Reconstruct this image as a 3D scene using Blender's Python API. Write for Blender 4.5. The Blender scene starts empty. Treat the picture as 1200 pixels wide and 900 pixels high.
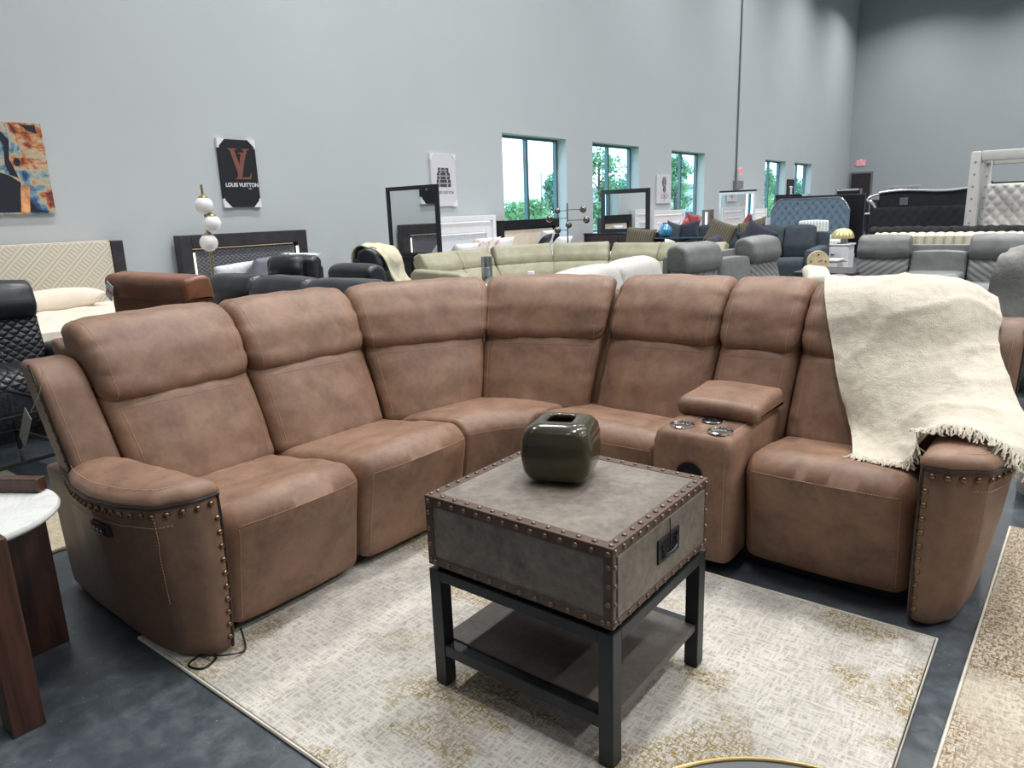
import bpy, bmesh, math, random
from mathutils import Vector, Matrix, noise
PI=math.pi
random.seed(7)
scene=bpy.context.scene
COL=scene.collection
V=Vector
# ------------------------------------------------------------------ object helpers
def link(o): COL.objects.link(o); return o
def meta(o,label=None,cat=None,group=None,kind=None):
    if label: o['label']=label
    if cat: o['category']=cat
    if group: o['group']=group
    if kind: o['kind']=kind
    return o
def thing(name,label,cat,loc=(0,0,0),rz=0,group=None):
    o=bpy.data.objects.new(name,None); link(o); o.location=loc; o.rotation_euler=(0,0,rz); o.empty_display_size=.1
    return meta(o,label,cat,group)
def obj(name,bm,mat,parent=None,smooth=True,off=None,normals=True,angle=None):
    if normals: bmesh.ops.recalc_face_normals(bm,faces=bm.faces[:])
    me=bpy.data.meshes.new(name)
    if off is not None: bmesh.ops.translate(bm,verts=bm.verts[:],vec=-V(off))
    bm.to_mesh(me); bm.free()
    for p in me.polygons: p.use_smooth=smooth
    if smooth: 
        try: me.set_sharp_from_angle(angle=math.radians(angle or 40))
        except Exception: pass
    if mat:
        for m in (mat if isinstance(mat,(list,tuple)) else [mat]): me.materials.append(m)
    o=bpy.data.objects.new(name,me); link(o)
    if parent: o.parent=parent
    return o
def struct(name,bm,mat,parent=None,smooth=False):
    o=obj(name,bm,mat,parent,smooth)
    if not parent: o['kind']='structure'
    return o
def copy_tree(o,parent=None):
    c=o.copy(); link(c); c.parent=parent
    for ch in [x for x in o.children]: copy_tree(ch,c)
    return c
def clone(root,loc,rz,label=None,group=None):
    r=copy_tree(root); r.location=loc; r.rotation_euler=(0,0,rz)
    if label: r['label']=label
    if group: r['group']=group
    return r
# ------------------------------------------------------------------ geometry helpers
def nb(): return bmesh.new()
def box(bm,x0,x1,y0,y1,z0,z1,r=0,seg=2,mi=0):
    t=bmesh.new()
    bmesh.ops.create_cube(t,size=1)
    for v in t.verts: v.co=V(((x0+x1)/2+v.co.x*(x1-x0),(y0+y1)/2+v.co.y*(y1-y0),(z0+z1)/2+v.co.z*(z1-z0)))
    if r>0:
        r=min(r,.49*min(abs(x1-x0),abs(y1-y0),abs(z1-z0)))
        bmesh.ops.bevel(t,geom=t.edges[:]+t.verts[:],offset=r,segments=seg,profile=.5,affect='EDGES')
    for f in t.faces: f.material_index=mi
    merge(bm,t); return bm
def merge(bm,t,mat=None):
    me=bpy.data.meshes.new('tmp'); 
    if mat is not None: bmesh.ops.transform(t,matrix=mat,verts=t.verts[:])
    t.to_mesh(me); t.free(); bm.from_mesh(me); bpy.data.meshes.remove(me)
def bx(x0,x1,y0,y1,z0,z1,r=0,seg=2): return box(nb(),x0,x1,y0,y1,z0,z1,r,seg)
def loft(bm,rings,closed=True,cap=True,mi=0,loop=False):
    vs=[[bm.verts.new(p) for p in r] for r in rings]
    n=len(vs[0]); fs=[]
    R=len(vs)
    for i in range(R if loop else R-1):
        a=vs[i];b=vs[(i+1)%R]
        for j in range(n if closed else n-1):
            k=(j+1)%n
            try: f=bm.faces.new((a[j],a[k],b[k],b[j])); f.material_index=mi
            except ValueError: pass
    if cap and closed and not loop:
        for r in (vs[0],vs[-1]):
            try: f=bm.faces.new(r); f.material_index=mi
            except ValueError: pass
    return bm
def tube(bm,pts,r,n=8,closed=False,cap=True):
    pts=[V(p) for p in pts]; rings=[]; N=len(pts); up=V((0,0,1)); prev=None
    for i,p in enumerate(pts):
        if closed: d=pts[(i+1)%N]-pts[i-1]
        else: d=pts[min(i+1,N-1)]-pts[max(i-1,0)]
        if d.length<1e-9: d=V((0,0,1))
        d.normalize()
        if prev is None:
            s=d.cross(up); 
            if s.length<.05: s=d.cross(V((1,0,0)))
        else: s=prev-d*prev.dot(d)
        if s.length<1e-6: s=d.orthogonal()
        s.normalize(); prev=s; t=d.cross(s)
        rr=r[i] if isinstance(r,(list,tuple)) else r
        rings.append([p+s*math.cos(2*PI*k/n)*rr+t*math.sin(2*PI*k/n)*rr for k in range(n)])
    return loft(bm,rings,True,cap,loop=closed)
def lathe(bm,prof,n=32,c=(0,0,0)):
    c=V(c); rings=[]
    for r,z in prof: rings.append([c+V((max(r,1e-4)*math.cos(2*PI*k/n),max(r,1e-4)*math.sin(2*PI*k/n),z)) for k in range(n)])
    return loft(bm,rings,True,True)
def fillet(pts,seg=5):
    out=[];n=len(pts)
    for i in range(n):
        p=V(pts[i][:2]); r=pts[i][2] if len(pts[i])>2 else 0
        a=V(pts[i-1][:2])-p; b=V(pts[(i+1)%n][:2])-p
        la,lb=a.length,b.length; a.normalize(); b.normalize()
        if r<=0: out.append(p); continue
        ang=a.angle(b); 
        if ang>PI-.02: out.append(p); continue
        t=min(r/math.tan(ang/2),.49*la,.49*lb)
        p0=p+a*t;p1=p+b*t
        for k in range(seg+1):
            u=k/seg
            out.append(p0*(1-u)**2+p*2*u*(1-u)+p1*u*u)
    return out
def resample(pts,n):
    P=pts+[pts[0]]; L=[0]
    for i in range(1,len(P)): L.append(L[-1]+(P[i]-P[i-1]).length)
    out=[];j=0
    for k in range(n):
        s=L[-1]*k/n
        while j<len(L)-2 and L[j+1]<s: j+=1
        t=(s-L[j])/max(L[j+1]-L[j],1e-9); out.append(P[j].lerp(P[j+1],t))
    return out
class Sweep:
    """soft upholstered body: closed (d,z) profile swept across the width, rounded ends, puffed, wrinkled"""
    def __init__(s,prof,w,mapf,n=56,nu=20,endr=.05,eseg=5,crown=None,wr=0,wn=9,bump=.004,seed=0,fs=6):
        s.P=resample(fillet(prof,fs),n); s.n=n; s.w=w; s.mapf=mapf; s.endr=endr; s.crown=crown; s.wr=wr; s.wn=wn; s.bump=bump; s.seed=seed
        area=sum(s.P[i].x*s.P[(i+1)%n].y-s.P[(i+1)%n].x*s.P[i].y for i in range(n)); sg=1 if area>0 else -1
        s.N=[]
        for i in range(n):
            t=(s.P[(i+1)%n]-s.P[i-1]).normalized(); s.N.append(V((t.y,-t.x))*sg)
        s.us=[]
        for k in range(eseg+1):
            a=PI/2*(1-k/eseg); s.us.append((-w/2+endr-endr*math.sin(a),endr*(1-math.cos(a))))
        for k in range(1,nu): s.us.append((-w/2+endr+(w-2*endr)*k/nu,0))
        for k in range(eseg+1):
            a=PI/2*k/eseg; s.us.append((w/2-endr+endr*math.sin(a),endr*(1-math.cos(a))))
    def off(s,u,i,inset):
        i=i%s.n; p=s.P[i]; nn=s.N[i]; o=-inset; x=2*u/s.w
        if s.crown: o+=s.crown(x,p.x,p.y,nn.x,nn.y)
        if s.wr:
            e=(s.w/2-abs(u))
            ph=i/s.n*2*PI*s.wn+1.3*math.sin(i*.7+s.seed)
            o+=s.wr*math.exp(-(max(e-.02,0)/.05))*math.sin(ph)*(.4+.6*abs(noise.noise(V((i*.13,s.seed,x)))*2))
        if s.bump: o+=s.bump*noise.noise(V((u*7+s.seed*3.1,p.x*7,p.y*7)))+s.bump*.6*noise.noise(V((u*17+s.seed,p.x*17,p.y*17)))
        return o
    def pt(s,u,i,extra=0):
        w=s.w/2; e=w-abs(u); inset=0
        if e<s.endr:
            q=1-e/s.endr; inset=s.endr*(1-math.sqrt(max(0,1-q*q)))
        i0=int(math.floor(i)); f=i-i0
        def g(k):
            o=s.off(u,k,inset)+extra; k=k%s.n; return s.P[k]+s.N[k]*o
        p=g(i0).lerp(g(i0+1),f); return V(s.mapf(u,p.x,p.y))
    def mesh(s,bm=None):
        bm=bm or nb(); rings=[]
        for u,ins in s.us:
            rings.append([V(s.mapf(u,*(s.P[i]+s.N[i]*s.off(u,i,ins)))) for i in range(s.n)])
        return loft(bm,rings)
    def idx(s,d,z):
        best=0;bd=9
        for i,p in enumerate(s.P):
            q=(p.x-d)**2+(p.y-z)**2
            if q<bd: bd=q;best=i
        return best
def dashes(bm,pts,step=.011,ln=.007,r=.0011):
    """row of sewing stitches along a path"""
    pts=[V(p) for p in pts]; L=[0]
    for i in range(1,len(pts)): L.append(L[-1]+(pts[i]-pts[i-1]).length)
    def at(s):
        s=min(max(s,0),L[-1]); 
        for i in range(1,len(L)):
            if L[i]>=s:
                t=(s-L[i-1])/max(L[i]-L[i-1],1e-9); return pts[i-1].lerp(pts[i],t)
        return pts[-1]
    s=0
    while s+ln<L[-1]:
        a,b=at(s),at(s+ln); d=(b-a)
        if d.length>1e-6:
            d.normalize(); x=d.orthogonal().normalized(); y=d.cross(x)
            ra=[a+x*r,a+y*r,a-x*r,a-y*r]; rb=[b+x*r,b+y*r,b-x*r,b-y*r]; loft(bm,[ra,rb])
        s+=step
    return bm
def textobj(txt,size,mat,parent,loc,rot,ext=.001,name='lettering',sx=1,align='CENTER',bold=0):
    cu=bpy.data.curves.new('t','FONT'); cu.body=txt; cu.size=size; cu.extrude=ext; cu.align_x=align; cu.align_y='CENTER'; cu.offset=bold
    t=bpy.data.objects.new('t',cu); link(t)
    dg=bpy.context.evaluated_depsgraph_get(); me=bpy.data.meshes.new_from_object(t.evaluated_get(dg))
    bpy.data.objects.remove(t); me.materials.clear(); me.materials.append(mat)
    for v in me.vertices: v.co.x*=sx
    o=bpy.data.objects.new(name,me); link(o); o.parent=parent; o.location=loc; o.rotation_euler=rot
    return o
def flatpoly(bm,pts,h):
    """pts list of Vector; extruded by vector h"""
    a=[bm.verts.new(p) for p in pts]; b=[bm.verts.new(V(p)+V(h)) for p in pts]
    bm.faces.new(a); bm.faces.new(b[::-1])
    for i in range(len(a)):
        j=(i+1)%len(a); bm.faces.new((a[i],a[j],b[j],b[i]))
    return bm
# ------------------------------------------------------------------ materials
def srgb(r,g,b):
    f=lambda c:(c/255/12.92) if c/255<=.04045 else ((c/255+.055)/1.055)**2.4
    return (f(r),f(g),f(b),1)
class NT:
    def __init__(s,name):
        s.m=bpy.data.materials.new(name); s.m.use_nodes=True; s.t=s.m.node_tree; s.b=s.t.nodes['Principled BSDF']; s.tc=None
    def n(s,typ,**k):
        x=s.t.nodes.new(typ)
        for a,v in k.items():
            if a in x.inputs.keys() : x.inputs[a].default_value=v
            else: setattr(x,a,v)
        return x
    def l(s,a,b): s.t.links.new(a,b)
    def co(s,scale=(1,1,1),kind='Object',rot=(0,0,0)):
        if not s.tc: s.tc=s.n('ShaderNodeTexCoord')
        mp=s.n('ShaderNodeMapping'); mp.inputs['Scale'].default_value=scale; mp.inputs['Rotation'].default_value=rot; s.l(s.tc.outputs[kind],mp.inputs[0]); return mp.outputs[0]
    def noise(s,scale,detail=3,rough=.5,vec=None,dist=0):
        x=s.n('ShaderNodeTexNoise'); x.inputs['Scale'].default_value=scale; x.inputs['Detail'].default_value=detail; x.inputs['Roughness'].default_value=rough; x.inputs['Distortion'].default_value=dist
        s.l(vec if vec is not None else s.co(),x.inputs['Vector']); return x.outputs['Fac']
    def ramp(s,fac,stops,interp='LINEAR'):
        x=s.n('ShaderNodeValToRGB'); x.color_ramp.interpolation=interp; e=x.color_ramp.elements
        while len(e)<len(stops): e.new(.5)
        for i,(p,c) in enumerate(stops): e[i].position=p; e[i].color=c if hasattr(c,'__len__') else (c,c,c,1)
        s.l(fac,x.inputs[0]); return x.outputs[0]
    def mix(s,fac,a,b,mode='MIX'):
        x=s.n('ShaderNodeMix'); x.data_type='RGBA'; x.blend_type=mode
        for sock,v in ((x.inputs[0],fac),(x.inputs[6],a),(x.inputs[7],b)):
            if hasattr(v,'is_linked') or isinstance(v,bpy.types.NodeSocket): s.l(v,sock)
            else: sock.default_value=v
        return x.outputs[2]
    def math(s,op,a,b=None,c=None):
        x=s.n('ShaderNodeMath'); x.operation=op
        for i,v in enumerate((a,b,c)):
            if v is None: continue
            if isinstance(v,bpy.types.NodeSocket): s.l(v,x.inputs[i])
            else: x.inputs[i].default_value=v
        return x.outputs[0]
    def bump(s,h,strength=.3,dist=.002):
        x=s.n('ShaderNodeBump'); x.inputs['Strength'].default_value=strength; x.inputs['Distance'].default_value=dist
        s.l(h,x.inputs['Height']); s.l(x.outputs[0],s.b.inputs['Normal']); return x
    def set(s,**k):
        for a,v in k.items():
            a=a.replace('_',' ')
            if isinstance(v,bpy.types.NodeSocket): s.l(v,s.b.inputs[a])
            else: s.b.inputs[a].default_value=v
        return s
def plain(name,c,rough=.5,metal=0,var=.12,vs=8,bs=0,bsc=200,**k):
    t=NT(name); t.set(Roughness=rough,Metallic=metal)
    c=srgb(*c); 
    if var: 
        lo=tuple(x*(1-var) for x in c[:3])+(1,); hi=tuple(min(1,x*(1+var)) for x in c[:3])+(1,)
        t.set(Base_Color=t.ramp(t.noise(vs,3),[(.35,lo),(.65,hi)]))
    else: t.set(Base_Color=c)
    if bs: t.bump(t.noise(bsc,2),bs,.001)
    t.set(**k); return t.m
def leather(name,c,c2,rough=.45,patch=5,bs=.25,spec=.5):
    t=NT(name); a=t.noise(patch,5,.62,dist=.4); b=t.noise(38,4,.6)
    f=t.math('ADD',t.math('MULTIPLY',a,.75),t.math('MULTIPLY',b,.25))
    t.set(Base_Color=t.ramp(f,[(.36,srgb(*c2)),(.64,srgb(*c))]),Roughness=rough); t.set(**{'Specular_IOR_Level':spec})
    v=t.n('ShaderNodeTexVoronoi'); v.inputs['Scale'].default_value=420; t.l(t.co(),v.inputs['Vector'])
    h=t.math('ADD',t.math('MULTIPLY',v.outputs['Distance'],.5),t.math('MULTIPLY',t.noise(60,5),1.2))
    t.bump(h,bs,.0012); return t.m
def emis(name,c,e):
    t=NT(name); t.set(Base_Color=srgb(*c),Emission_Color=srgb(*c),Emission_Strength=e); return t.m
def quilt(name,c,c2,sx,sz,rough=.45,depth=.006,axes='XZ',kind='diamond',strength=.9):
    """diamond / chevron / ribbed / basket stitched upholstery driven by object coordinates"""
    t=NT(name); sep=t.n('ShaderNodeSeparateXYZ'); t.l(t.co(),sep.inputs[0]); A=sep.outputs[axes[0]]; B=sep.outputs[axes[1]]
    a=t.math('MULTIPLY',A,sx); b=t.math('MULTIPLY',B,sz)
    if kind=='diamond':
        p=t.math('PINGPONG',t.math('ADD',a,b),.5); q=t.math('PINGPONG',t.math('SUBTRACT',a,b),.5); h=t.math('MINIMUM',p,q)
    elif kind=='chevron':
        h=t.math('PINGPONG',t.math('ADD',b,t.math('MULTIPLY',t.math('ABSOLUTE',A),sx)),.5)
    elif kind=='rib': h=t.math('PINGPONG',a,.5)
    elif kind=='basket':
        p=t.math('PINGPONG',t.math('ADD',a,b),.5); s1=t.math('FRACT',t.math('MULTIPLY',t.math('SUBTRACT',a,b),.25)); g=t.math('GREATER_THAN',s1,.5)
        q=t.math('PINGPONG',t.math('SUBTRACT',a,b),.5); h=t.math('ADD',t.math('MULTIPLY',p,g),t.math('MULTIPLY',q,t.math('SUBTRACT',1,g)))
    hh=t.math('SQRT',t.math('MULTIPLY',h,2))
    t.set(Base_Color=t.mix(hh,srgb(*c2),srgb(*c)),Roughness=rough)
    t.bump(hh,strength,depth); return t.m
MAT={}
MAT['brown']=leather('brown_leather',(147,115,95),(114,89,74),.48,6,.3,.36)
MAT['brown_side']=leather('brown_leather_panel',(134,105,88),(107,83,69),.48,4,.3,.36)
MAT['stitch']=plain('tan_thread',(196,156,124),.7,var=0)
MAT['piping']=plain('dark_piping',(38,30,30),.4,var=0)
MAT['brass']=plain('antique_brass',(128,104,76),.35,1,.3,90)
MAT['chrome']=plain('brushed_steel',(200,200,198),.18,1,.05)
MAT['blackplastic']=plain('black_plastic',(18,18,20),.35,0,.1)
MAT['darkvoid']=plain('black_mesh_cloth',(14,14,16),.9,0,.1)
MAT['gold']=plain('brushed_gold',(190,168,116),.32,1,.08)
MAT['black_leather']=leather('black_leather',(44,47,54),(32,34,40),.33,6,.3,.5)
MAT['black_metal']=plain('black_steel',(50,54,58),.42,.6,.1,12)
LAMP=620; EXPO=-1.5
# ================================================================== the room
XW=-9.4; YB=39.4; XR=13.0; YF=-7.0; ZC=11.6
def wallmat(name,c):
    t=NT(name); cc=srgb(*c); lo=tuple(x*.965 for x in cc[:3])+(1,)
    t.set(Base_Color=t.ramp(t.noise(.8,4),[(.3,lo),(.7,cc)]),Roughness=.75); t.bump(t.noise(120,3),.12,.002); return t.m
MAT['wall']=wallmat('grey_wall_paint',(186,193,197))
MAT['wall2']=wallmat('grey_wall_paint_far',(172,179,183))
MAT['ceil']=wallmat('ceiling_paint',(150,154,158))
def floor_mat():
    t=NT('polished_dark_concrete'); v=t.co()
    a=t.noise(1.6,6,.62,v,.6); b=t.noise(14,6,.7,v,.3); f=t.math('ADD',t.math('MULTIPLY',a,.55),t.math('MULTIPLY',b,.45))
    c=t.ramp(f,[(.34,srgb(50,56,62)),(.5,srgb(66,73,79)),(.64,srgb(92,99,104))])
    sc=t.n('ShaderNodeTexNoise'); sc.inputs['Scale'].default_value=90; sc.inputs['Detail'].default_value=1; t.l(v,sc.inputs['Vector'])
    c=t.mix(t.math('GREATER_THAN',sc.outputs['Fac'],.78),c,srgb(150,155,160))
    t.set(Base_Color=c,Roughness=t.ramp(b,[(.3,.28),(.7,.45)])); t.bump(t.noise(30,4,.6,v),.12,.002); return t.m
MAT['floor']=floor_mat()
struct('floor',bx(XW-.4,XR+.3,YF-.3,YB+.3,-.1,0),MAT['floor'])
struct('ceiling',bx(XW-.4,XR+.3,YF-.3,YB+.3,ZC,ZC+.1),MAT['ceil'])
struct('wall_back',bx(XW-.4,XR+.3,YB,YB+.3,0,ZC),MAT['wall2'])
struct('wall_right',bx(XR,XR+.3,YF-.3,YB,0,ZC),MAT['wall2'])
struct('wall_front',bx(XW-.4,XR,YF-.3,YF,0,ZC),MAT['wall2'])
WY=[11.87,15.33,19.6,27.4,30.85]; WW=2.33; WZ0=.95; WZ1=3.07; WT=.36
bm=nb(); edges=[YF]+[e for y in WY for e in (y,y+WW)]+[YB]
for i in range(0,len(edges),2): box(bm,XW-WT,XW,edges[i],edges[i+1],0,ZC)
for y in WY:
    box(bm,XW-WT,XW,y,y+WW,0,WZ0); box(bm,XW-WT,XW,y,y+WW,WZ1,ZC)
struct('wall_left',bm,MAT['wall'])
struct('baseboard_left',bx(XW,XW+.015,YF,YB,0,.12),plain('dark_vinyl_base',(50,52,55),.5))
MAT['alu']=plain('teal_grey_aluminium',(92,112,118),.35,.5,.04)
def glass_mat():
    m=bpy.data.materials.new('tinted_window_glass'); m.use_nodes=True; nt=m.node_tree; nt.nodes.clear()
    o=nt.nodes.new('ShaderNodeOutputMaterial'); tr=nt.nodes.new('ShaderNodeBsdfTransparent'); gl=nt.nodes.new('ShaderNodeBsdfGlossy'); mx=nt.nodes.new('ShaderNodeMixShader')
    tr.inputs[0].default_value=(.84,.96,1,1); gl.inputs['Roughness'].default_value=.02; mx.inputs[0].default_value=.06
    nt.links.new(tr.outputs[0],mx.inputs[1]); nt.links.new(gl.outputs[0],mx.inputs[2]); nt.links.new(mx.outputs[0],o.inputs[0]); return m
MAT['wglass']=glass_mat()
for i,y in enumerate(WY):
    bm=nb(); a=XW-WT+.02; b=a+.09; m=y+WW*.5
    box(bm,a,b,y,y+.06,WZ0,WZ1); box(bm,a,b,y+WW-.06,y+WW,WZ0,WZ1); box(bm,a,b,m-.035,m+.035,WZ0+.05,WZ1-.05)
    box(bm,a,b,y+.06,y+WW-.06,WZ0,WZ0+.05); box(bm,a,b,y+.06,y+WW-.06,WZ1-.05,WZ1)
    w=struct('window_%d'%(i+1),bm,MAT['alu'])
    obj('pane',box(bx(a+.04,a+.05,y+.06,m-.035,WZ0+.05,WZ1-.05),a+.04,a+.05,m+.035,y+WW-.06,WZ0+.05,WZ1-.05),MAT['wglass'],w,False)
# far dark exit door in the back wall
MAT['door']=plain('espresso_door',(52,44,48),.5)
d=struct('door_1',bx(-9.22,-8.33,YB-.05,YB-.005,0,2.76,.01),MAT['door'])
obj('door_frame',box(box(bx(-9.3,-9.22,YB-.06,YB-.002,0,2.84),-8.33,-8.25,YB-.06,YB-.002,0,2.84),-9.22,-8.33,YB-.06,YB-.002,2.76,2.84),plain('door_frame_grey',(120,124,128),.5),d,False)
obj('door_handle',tube(nb(),[(-8.42,YB-.05,1.08),(-8.42,YB-.1,1.08),(-8.54,YB-.1,1.08)],.012),MAT['chrome'],d)
# ================================================================== the brown sectional
sofa=thing('sectional_sofa','large brown leather reclining sectional sofa with nailhead-trimmed arms and a cup holder console','sofa',(-2.9,3.1,0))
SO=sofa.location.copy()
def S(name,bm,mat,parent=None,smooth=True,**k):
    o=obj(name,bm,mat,parent or sofa,smooth,off=SO,**k)
    if name=='stitching': o['kind']='stuff'
    return o
ZB,ZT=.48,1.11
def panelmap(B0,B1,T0,T1,w):
    B0,B1,T0,T1=map(V,(B0,B1,T0,T1))
    dr=(B1-B0).normalized(); 
    nrm=V((-dr.y,dr.x))        # points backwards
    def f(u,d,z):
        t=max((z-ZB)/(ZT-ZB),-.02); k=u/w+.5
        p=(B0.lerp(B1,k)).lerp(T0.lerp(T1,k),t)+nrm*d
        return (p.x,p.y,z)
    return f
def crown_back(x,d,z,nx,nz):
    q=(1-abs(x)**3.2); return .058*q*max(0,-nx)+.012*q*max(0,nz)
def crown_hr(x,d,z,nx,nz):
    q=(1-abs(x)**4); return .024*q*max(0,-nx)+.016*q*max(0,nz)+.016*q*max(0,-nz)
LOW=[(.0,.43,.05),(-.012,.62,.2),(.0,.80,.04),(.02,.855,.03),(.2,.855,.03),(.2,.43,.03)]
HR =[(.012,.815,.035),(-.052,.86,.06),(-.058,.99,.12),(-.01,1.122,.10),(.16,1.138,.10),(.19,.96,.08),(.17,.82,.03)]
def backpanel(B0,B1,T0,T1,sd,shell=True):
    B0,B1,T0,T1=map(V,(B0,B1,T0,T1)); w=((B1-B0).length+(T1-T0).length)/2
    mf=panelmap(B0,B1,T0,T1,w)
    lo=Sweep(LOW,w-.006,mf,64,22,.035,5,crown_back,.004,8,.005,sd)
    b=S('back_cushion',lo.mesh(),MAT['brown'])
    st=nb(); i0=lo.idx(0,.79); W=w/2
    dashes(st,[lo.pt(-W+.05+(w-.1)*k/24,i0,.0012) for k in range(25)])
    e=lo.idx(0,.5); rng=range(min(e,i0),max(e,i0)+1)
    if i0-e>32 or e-i0>32: rng=list(range(max(e,i0),64))+list(range(0,min(e,i0)+1))
    for s_ in (-1,1): dashes(st,[lo.pt(s_*(W-.05),i,.0012) for i in rng])
    S('stitching',st,MAT['stitch'],b)
    hr=Sweep(HR,w-.004,mf,64,24,.045,6,crown_hr,.006,10,.006,sd+5)
    h=S('headrest',hr.mesh(),MAT['brown'])
    st=nb()
    for s_ in (-1,1):
        rng=[i for i in range(64) if hr.P[i].x<.14]
        k=max(range(len(rng)),key=lambda q:(rng[(q+1)%len(rng)]-rng[q])%64) if len(rng)<64 else 0
        seq=rng[k+1:]+rng[:k+1]
        dashes(st,[hr.pt(s_*(W-.05),i,.0012) for i in seq])
    S('stitching',st,MAT['stitch'],h)
    if shell:
        sh=Sweep([(.2,.06,.02),(.2,1.05,.03),(.3,1.06,.05),(.3,.06,.02)],w-.002,mf,40,10,.02,3,None,0,9,.002,sd)
        S('outer_back',sh.mesh(),MAT['brown_side'])
    return lo,hr
# left run: backs stand along Y, front towards +X
backpanel((-2.82,1.17),(-2.83,1.80),(-3.10,1.13),(-3.12,1.82),1)
backpanel((-2.83,1.80),(-2.80,2.44),(-3.12,1.82),(-3.11,2.52),2)
# angled corner pair
backpanel((-2.78,2.43),(-2.52,2.93),(-3.09,2.50),(-2.67,3.20),3)
backpanel((-2.54,2.92),(-1.97,3.15),(-2.70,3.20),(-1.965,3.43),4)
# right run
backpanel((-1.97,3.20),(-1.345,3.20),(-1.97,3.50),(-1.345,3.50),5)
backpanel((-1.345,3.20),(-.96,3.20),(-1.345,3.50),(-.955,3.50),6)
backpanel((-.96,3.20),(-.30,3.20),(-.955,3.50),(-.30,3.50),7)
fl_=Sweep([(.03,.44,.02),(.0,.8,.1),(.03,1.04,.06),(.26,1.06,.05),(.26,.06,.02),(.1,.06,.02)],.13,panelmap((-2.04,3.20),(-1.91,3.20),(-2.04,3.50),(-1.91,3.50),.13),40,4,.02,3,None,0,8,.002,9)
S('back_filler',fl_.mesh(),MAT['brown_side'])
# ---- seats
SEAT=[(.035,.055,.03),(.01,.30,.3),(-.005,.452,.045),(.05,.512,.10),(.25,.500,.2),(.5,.462,.1),(.72,.45,.03),(.72,.055,.03)]
def seatcrown(amp):
    def f(x,d,z,nx,nz):
        q=(1-abs(x)**3); fr=max(0,-nx)
        top=max(0,nz)
        return amp*q*fr*(.18+.95*min(1,max(0,(z-.06)/.4))**1.6)+.018*q*top-.02*top*math.exp(-((d-.32)/.1)**2)*(1-abs(x)**6)*.6+.02*fr*0
    return f
def seat(mapf,w,sd,amp=.085,prof=SEAT,sides=(1,1)):
    s=Sweep(prof,w-.008,mapf,90,26,.05,6,seatcrown(amp),.0,8,.003,sd)
    o=S('seat',s.mesh(),MAT['brown'])
    st=nb(); i0=s.idx(.0,.46); W=w/2
    dashes(st,[s.pt(-W+.045+(w-.09)*k/30,i0,.0014) for k in range(31)])
    for s_,on in zip((-1,1),sides):
        if on:
            i1=s.idx(.03,.08); a,b=sorted((i0,i1)); rng=list(range(a,b+1)) if b-a<45 else list(range(b,90))+list(range(0,a+1))
            dashes(st,[s.pt(s_*(W-.045),i,.0014) for i in rng])
    # welt groove line across the thigh area
    i2=s.idx(.3,.49); dashes(st,[s.pt(-W+.12+(w-.24)*k/24,i2,.001) for k in range(25)],step=.02,ln=.006)
    S('stitching',st,MAT['stitch'],o); return s
def lmap(y0,y1,x=-2.245):
    w=y1-y0
    return (lambda u,d,z:(x-d,(y0+y1)/2+u,z)),w
def rmap(x0,x1,y=2.735):
    w=x1-x0
    return (lambda u,d,z:((x0+x1)/2+u,y+d,z)),w
m,w=lmap(1.18,1.80); seat(m,w,11)
m,w=lmap(1.80,2.47); seat(m,w,12)
m,w=rmap(-2.07,-1.335); seat(m,w,13,.07)
m,w=rmap(-.975,-.345); seat(m,w,14,.085)
# wedge seat: the section line turns from -X to +Y
def wmap(u,d,z):
    k=u/.5+.5; k=min(max(k,0),1)
    a=V((-2.25,2.475)); c=V((-2.19,2.66)); b=V((-2.07,2.745))
    p=a*(1-k)**2+c*2*k*(1-k)+b*k*k
    th=PI-(PI/2)*k; th=th
    dr=V((math.cos(th),math.sin(th))); q=1+.28*math.sin(PI*k)
    p=p+dr*d*q
    return (p.x,p.y,z)
ws=Sweep(SEAT,.5,wmap,90,30,.02,4,lambda x,d,z,nx,nz:(.02*(1-x*x)*max(0,nz)),0,8,.005,15)
o=S('corner_seat',ws.mesh(),MAT['brown']); st=nb(); i0=ws.idx(0,.46)
dashes(st,[ws.pt(-.23+.46*k/24,i0,.0014) for k in range(25)]); S('stitching',st,MAT['stitch'],o)
# ---- dark plinths under the seats
bm=nb(); box(bm,-3.15,-2.36,1.1,2.6,.0,.07); box(bm,-3.15,-2.2,2.6,3.35,0,.07); box(bm,-2.2,-.25,2.83,3.35,0,.07)
S('plinth',bm,plain('black_base',(16,16,18),.7),None,False)
# ---- console
def cprof(x0,x1,y0,y1,r): return [V((p.x,p.y,0)) for p in fillet([(x0,y0,r),(x1,y0,r),(x1,y1,.02),(x0,y1,.02)],5)]
def rings_between(outs): return outs
bm=nb(); rg=[]
for z,g in ((.055,-.012),(.075,0),(.3,.004),(.54,.0),(.575,-.008),(.593,-.022),(.6,-.042)):
    rg.append([V((p.x,p.y,z)) for p in cprof(-1.332-g,-.978+g,2.625-g,3.24,.045)])
loft(bm,rg); con=S('console',bm,MAT['brown'],angle=50)
cb=nb()
for cx,cy in ((-1.232,2.712),(-1.062,2.705)): lathe(cb,[(0,.53),(.041,.53),(.041,.63),(0,.63)],36,(cx,cy,0))
ct=obj('cutter',cb,None,None,off=SO); ct.location=SO
md=con.modifiers.new('b','BOOLEAN'); md.object=ct; md.solver='EXACT'
bpy.context.view_layer.update(); me_=bpy.data.meshes.new_from_object(con.evaluated_get(bpy.context.evaluated_depsgraph_get())); con.modifiers.clear(); con.data=me_; bpy.data.objects.remove(ct)
st=nb()
dashes(st,[(-1.30,2.628,.56),(-1.30,2.623,.3),(-1.30,2.628,.08)]); dashes(st,[(-1.01,2.628,.56),(-1.01,2.621,.3),(-1.01,2.628,.08)])
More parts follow.
